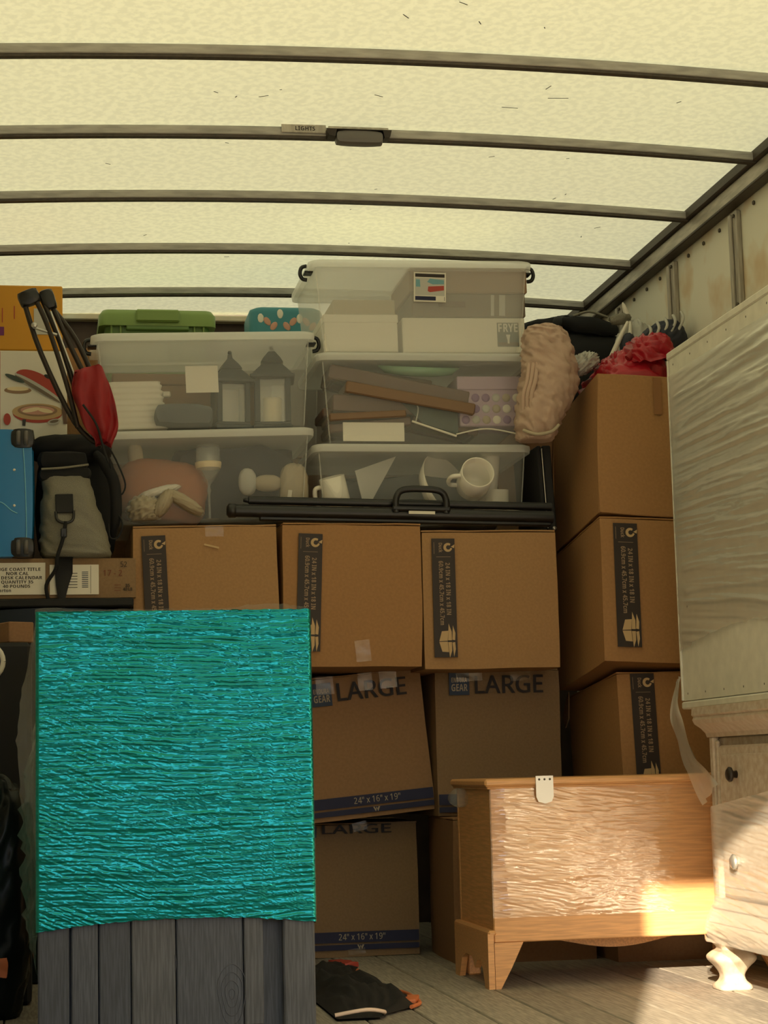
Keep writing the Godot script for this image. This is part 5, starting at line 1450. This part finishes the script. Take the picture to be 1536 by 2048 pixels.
# ---------------------------------------------------------------- white dresser standing on the nightstand
func build_white_dresser() -> void:
	# its flat back faces the middle of the truck
	var o := thing("white_dresser", "large white dresser turned back outwards and wrapped in clear stretch film", "dresser", Vector3(1.88, 0.787, -4.98), Vector3(0, -PI / 2, 0))
	var w := 1.10
	var h := 1.085
	var d := 0.30
	part(o, "carcass", cbox(Vector3(w - 0.012, h - 0.01, d - 0.02), 0.004), mats.white_paint, Vector3(0, h / 2, -d / 2 - 0.008))
	part(o, "back_panel", cbox(Vector3(w - 0.02, h - 0.048, 0.006), 0.001), mats.white_paint, Vector3(0.005, h / 2, 0.0))
	part(o, "frame_rail", cbox(Vector3(w, 0.024, 0.03), 0.004), mats.white_paint, Vector3(0, h - 0.012, -0.008))
	part(o, "frame_rail", cbox(Vector3(w, 0.022, 0.03), 0.004), mats.white_paint, Vector3(0, 0.011, -0.008))
	for s in [-1, 1]:
		part(o, "frame_stile", cbox(Vector3(0.010, h - 0.05, 0.03), 0.002), mats.white_paint, Vector3(s * (w / 2 - 0.005), h / 2, -0.008))
	for i in 7:
		for y in [0.045, h - 0.045]:
			part(o, "nail_head", lathe([Vector2(0, 0.0015), Vector2(0.0035, 0.001), Vector2(0.004, 0)], 8), mats.bolt, Vector3(-0.5 + 0.155 * i, y, 0.002), Vector3(PI / 2, 0, 0))
	part(o, "nail_head", lathe([Vector2(0, 0.0015), Vector2(0.0035, 0.001), Vector2(0.004, 0)], 8), mats.bolt, Vector3(-0.47, 0.30, 0.003), Vector3(PI / 2, 0, 0))
	# stretch film in sloping bands, its lower edge slanting
	var rows := []
	for i in 170:
		var row := PackedVector3Array()
		var v := i / 169.0
		for j in 60:
			var u := j / 59.0
			var x := lerpf(-w / 2 - 0.003, w / 2 + 0.003, u)
			var y := lerpf(h - 0.075 + 0.0 * u, 0.17 + 0.05 * sin(u * 3.0) + 0.012 * hill.get_noise_1d(u * 12.0), v)
			var yr := y + x * (0.05 - 0.16 * (y - 0.5))
			var a := 1.0 - absf(hill.get_noise_2d(x * 0.7, yr * 32.0)) * 2.0
			var b := 1.0 - absf(hill.get_noise_2d(x * 1.2 + 50.0, yr * 66.0)) * 2.0
			var c := pow(1.0 - absf(hill.get_noise_2d(x * 0.5 + 20.0, yr * 15.0)), 5.0)
			var fade := smoothstep(0.0, 0.10, v) * 0.7 + 0.3
			row.append(Vector3(x, y, 0.006 + fade * minf(1.0, u * 9.0) * (0.003 * a + 0.0016 * b + 0.010 * c)))
		rows.append(row)
	part(o, "clear_film", skin(rows), mats.dresser_film)
	# slack film rope that falls from the lower far corner to the nightstand
	var pts := smooth_path([Vector3(-0.553, 0.09, 0.012), Vector3(-0.55, 0.0, 0.03), Vector3(-0.52, -0.06, 0.03), Vector3(-0.44, -0.15, 0.03), Vector3(-0.36, -0.20, 0.026), Vector3(-0.30, -0.25, 0.02)], 6)
	var band := []
	for i in pts.size():
		var p: Vector3 = pts[i]
		var t := float(i) / (pts.size() - 1)
		var row := PackedVector3Array()
		for j in 7:
			var s := j / 6.0 - 0.5
			row.append(p + Vector3(0.06, 0.03, 0.0) * s * (0.6 + 1.4 * t) + Vector3(0, 0, 0.006 * sin(j * 2.4 + t * 9.0)))
		band.append(row)
	part(o, "loose_film", skin(band), mats.stand_film)


# ---------------------------------------------------------------- antique nightstand
func build_nightstand() -> void:
	var o := thing("painted_nightstand", "antique cream painted nightstand with drawers and scrolled feet below the white dresser", "nightstand", Vector3(1.88, 0.0, -4.82), Vector3(0, -PI / 2, 0))
	var w := 0.96
	var d := 0.29
	# moulded top: profile swept along the front
	var top := PackedVector2Array([Vector2(-d, 0.786), Vector2(0.05, 0.786), Vector2(0.052, 0.764), Vector2(0.046, 0.758), Vector2(0.05, 0.750), Vector2(0.044, 0.738), Vector2(0.026, 0.726), Vector2(0.012, 0.712), Vector2(0.008, 0.70), Vector2(-d, 0.70)])
	var pr := prism(top, w + 0.034)
	part(o, "top", pr, mats.antique_paint, Vector3(w / 2 + 0.017, 0, 0), Vector3(0, -PI / 2, 0))
	# upper case
	part(o, "case", cbox(Vector3(w, 0.56, d - 0.01), 0.004), mats.antique_paint, Vector3(0, 0.42, -d / 2 - 0.008))
	part(o, "corner_post", cbox(Vector3(0.03, 0.545, 0.02), 0.004), mats.antique_paint, Vector3(-w / 2 + 0.015, 0.428, -0.002))
	part(o, "corner_post", cbox(Vector3(0.018, 0.20, 0.012), 0.004), mats.antique_paint, Vector3(-w / 2 + 0.05, 0.59, 0.0))
	# drawers with knobs
	var rows := [[0.585, 0.18], [0.36, 0.2]]
	var kz := [0.01, 0.01]
	for i in 2:
		var dr := part(o, "drawer", cbox(Vector3(w - 0.15, rows[i][1], 0.02), 0.006), mats.antique_paint, Vector3(0.02, rows[i][0], kz[i] - 0.004))
		part(dr, "inset", cbox(Vector3(w - 0.20, rows[i][1] - 0.045, 0.012), 0.005), mats.antique_paint, Vector3(0, 0, 0.008))
		for s in [-1, 1]:
			var kn := lathe([Vector2(0, 0.0), Vector2(0.011, 0.0), Vector2(0.009, 0.012), Vector2(0.02, 0.018), Vector2(0.021, 0.024), Vector2(0.014, 0.03), Vector2(0, 0.031)], 18)
			part(dr, "knob", kn, mats.dark_brown if i == 0 else mats.steel, Vector3(s * 0.256, 0.01 - 0.01 * i, 0.012), Vector3(PI / 2, 0, 0))
	# swelling lower case
	var low := PackedVector2Array([Vector2(-d, 0.25), Vector2(0.006, 0.25), Vector2(0.012, 0.22), Vector2(0.024, 0.19), Vector2(0.032, 0.165), Vector2(0.034, 0.145), Vector2(0.026, 0.128), Vector2(0.004, 0.12), Vector2(-d, 0.12)])
	part(o, "lower_case", prism(low, w + 0.04), mats.antique_paint, Vector3(w / 2 + 0.02, 0, 0), Vector3(0, -PI / 2, 0))
	for y in [0.225, 0.185]:
		part(o, "moulding_line", cbox(Vector3(w + 0.03, 0.006, 0.01), 0.002), mats.antique_paint, Vector3(0, y, 0.012 + (0.235 - y) * 0.28))
	# scrolled feet
	var leg := []
	for q in [[0.0, 0.044], [0.004, 0.048], [0.014, 0.046], [0.026, 0.034], [0.042, 0.031], [0.062, 0.042], [0.080, 0.058], [0.092, 0.060], [0.104, 0.048], [0.112, 0.036], [0.122, 0.040], [0.132, 0.052]]:
		leg.append(ring(q[1], q[1], q[1] * 0.45, q[0], 4))
	var leg_mesh := skin(rows_refined(leg, 3), true, true, true)
	for q in [[-w / 2 + 0.05, -0.01], [w / 2 - 0.06, -0.01], [-w / 2 + 0.05, -0.22], [w / 2 - 0.06, -0.22]]:
		part(o, "foot", leg_mesh, mats.antique_paint, Vector3(q[0], 0, q[1]))
	# film wound round the middle
	var film := []
	for i in 120:
		var row := PackedVector3Array()
		var v := i / 119.0
		for j in 60:
			var u := j / 59.0
			var x := lerpf(-w / 2 - 0.006, w / 2 + 0.006, u)
			var y := lerpf(0.60 - 0.10 * (1.0 - u), 0.135, v)
			var a := 1.0 - absf(hill.get_noise_2d(x * 2.0, (y + x * 0.1) * 34.0)) * 2.0
			var b := 1.0 - absf(hill.get_noise_2d(x * 4.0 + 70.0, (y - x * 0.25) * 60.0)) * 2.0
			var belly := 0.034 * smoothstep(0.26, 0.16, y)
			var end := minf(1.0, u * 16.0)
			row.append(Vector3(x, y, 0.012 + end * (0.014 + 0.0045 * a + 0.002 * b) + belly))
		film.append(row)
	part(o, "clear_film", skin(film), mats.stand_film)


# ---------------------------------------------------------------- on the floor
func build_floor_things() -> void:
	var o := thing("black_floor_bag", "flattened black fabric bag with orange piping on the floor beside the cabinet", "bag", Vector3(0.86, 0.0, -5.62))
	var rows := []
	for i in 26:
		var row := PackedVector3Array()
		var v := i / 25.0
		for j in 26:
			var u := j / 25.0
			var z := lerpf(-0.72, 0.66, v)
			var right := 0.125 - 0.06 * smoothstep(0.0, 0.45, v) + 0.075 * exp(-pow((v - 0.74) * 5.0, 2.0)) + 0.008 * sin(v * 23.0) - 0.09 * smoothstep(0.8, 1.0, v)
			var x := lerpf(-0.13, right, u)
			var e := minf(minf(u, 1.0 - u), minf(v, 1.0 - v))
			var y := 0.006 + 0.05 * smoothstep(0.0, 0.35, e) * (0.8 + 0.8 * hill.get_noise_2d(x * 7.0, z * 5.0)) + 0.02 * absf(hill.get_noise_2d(x * 22.0, z * 16.0)) * smoothstep(0.0, 0.1, e)
			row.append(Vector3(x, y, z))
		rows.append(row)
	part(o, "cloth", skin(rows, false, true), mats.black_cloth)
	var base := []
	for i in 2:
		var row := PackedVector3Array()
		for j in 26:
			row.append(rows[0 if i == 0 else 25][j] * Vector3(1, 0, 1) + Vector3(0, 0.001, 0))
		base.append(row)
	part(o, "underside", skin(base), mats.black_matte)
	var edge := []
	for i in range(4, 23):
		var p: Vector3 = rows[i][25]
		edge.append(p + Vector3(0.006, 0.002, 0))
	part(o, "piping", tube(smooth_path(edge, 3), 0.0055, 8), mats.orange_trim, Vector3.ZERO, Vector3.ZERO, "orange piping")
	part(o, "corner_tab", soft_box(Vector3(0.04, 0.012, 0.12), 6, 0.003, 0.004, 6.0, 20.0), mats.orange_trim, Vector3(0.115, 0.012, 0.36), Vector3(0, -0.25, 0))
	part(o, "corner_tab", soft_box(Vector3(0.05, 0.014, 0.12), 6, 0.003, 0.006, 9.0, 20.0), mats.picture_red, Vector3(0.09, 0.014, -0.66), Vector3(0, 0.3, 0))
	part(o, "pale_piping", tube(smooth_path([Vector3(-0.14, 0.02, 0.69), Vector3(-0.06, 0.03, 0.69), Vector3(-0.01, 0.02, 0.66), Vector3(0.0, 0.008, 0.6)], 5), 0.005, 8), mats.pale_trim)
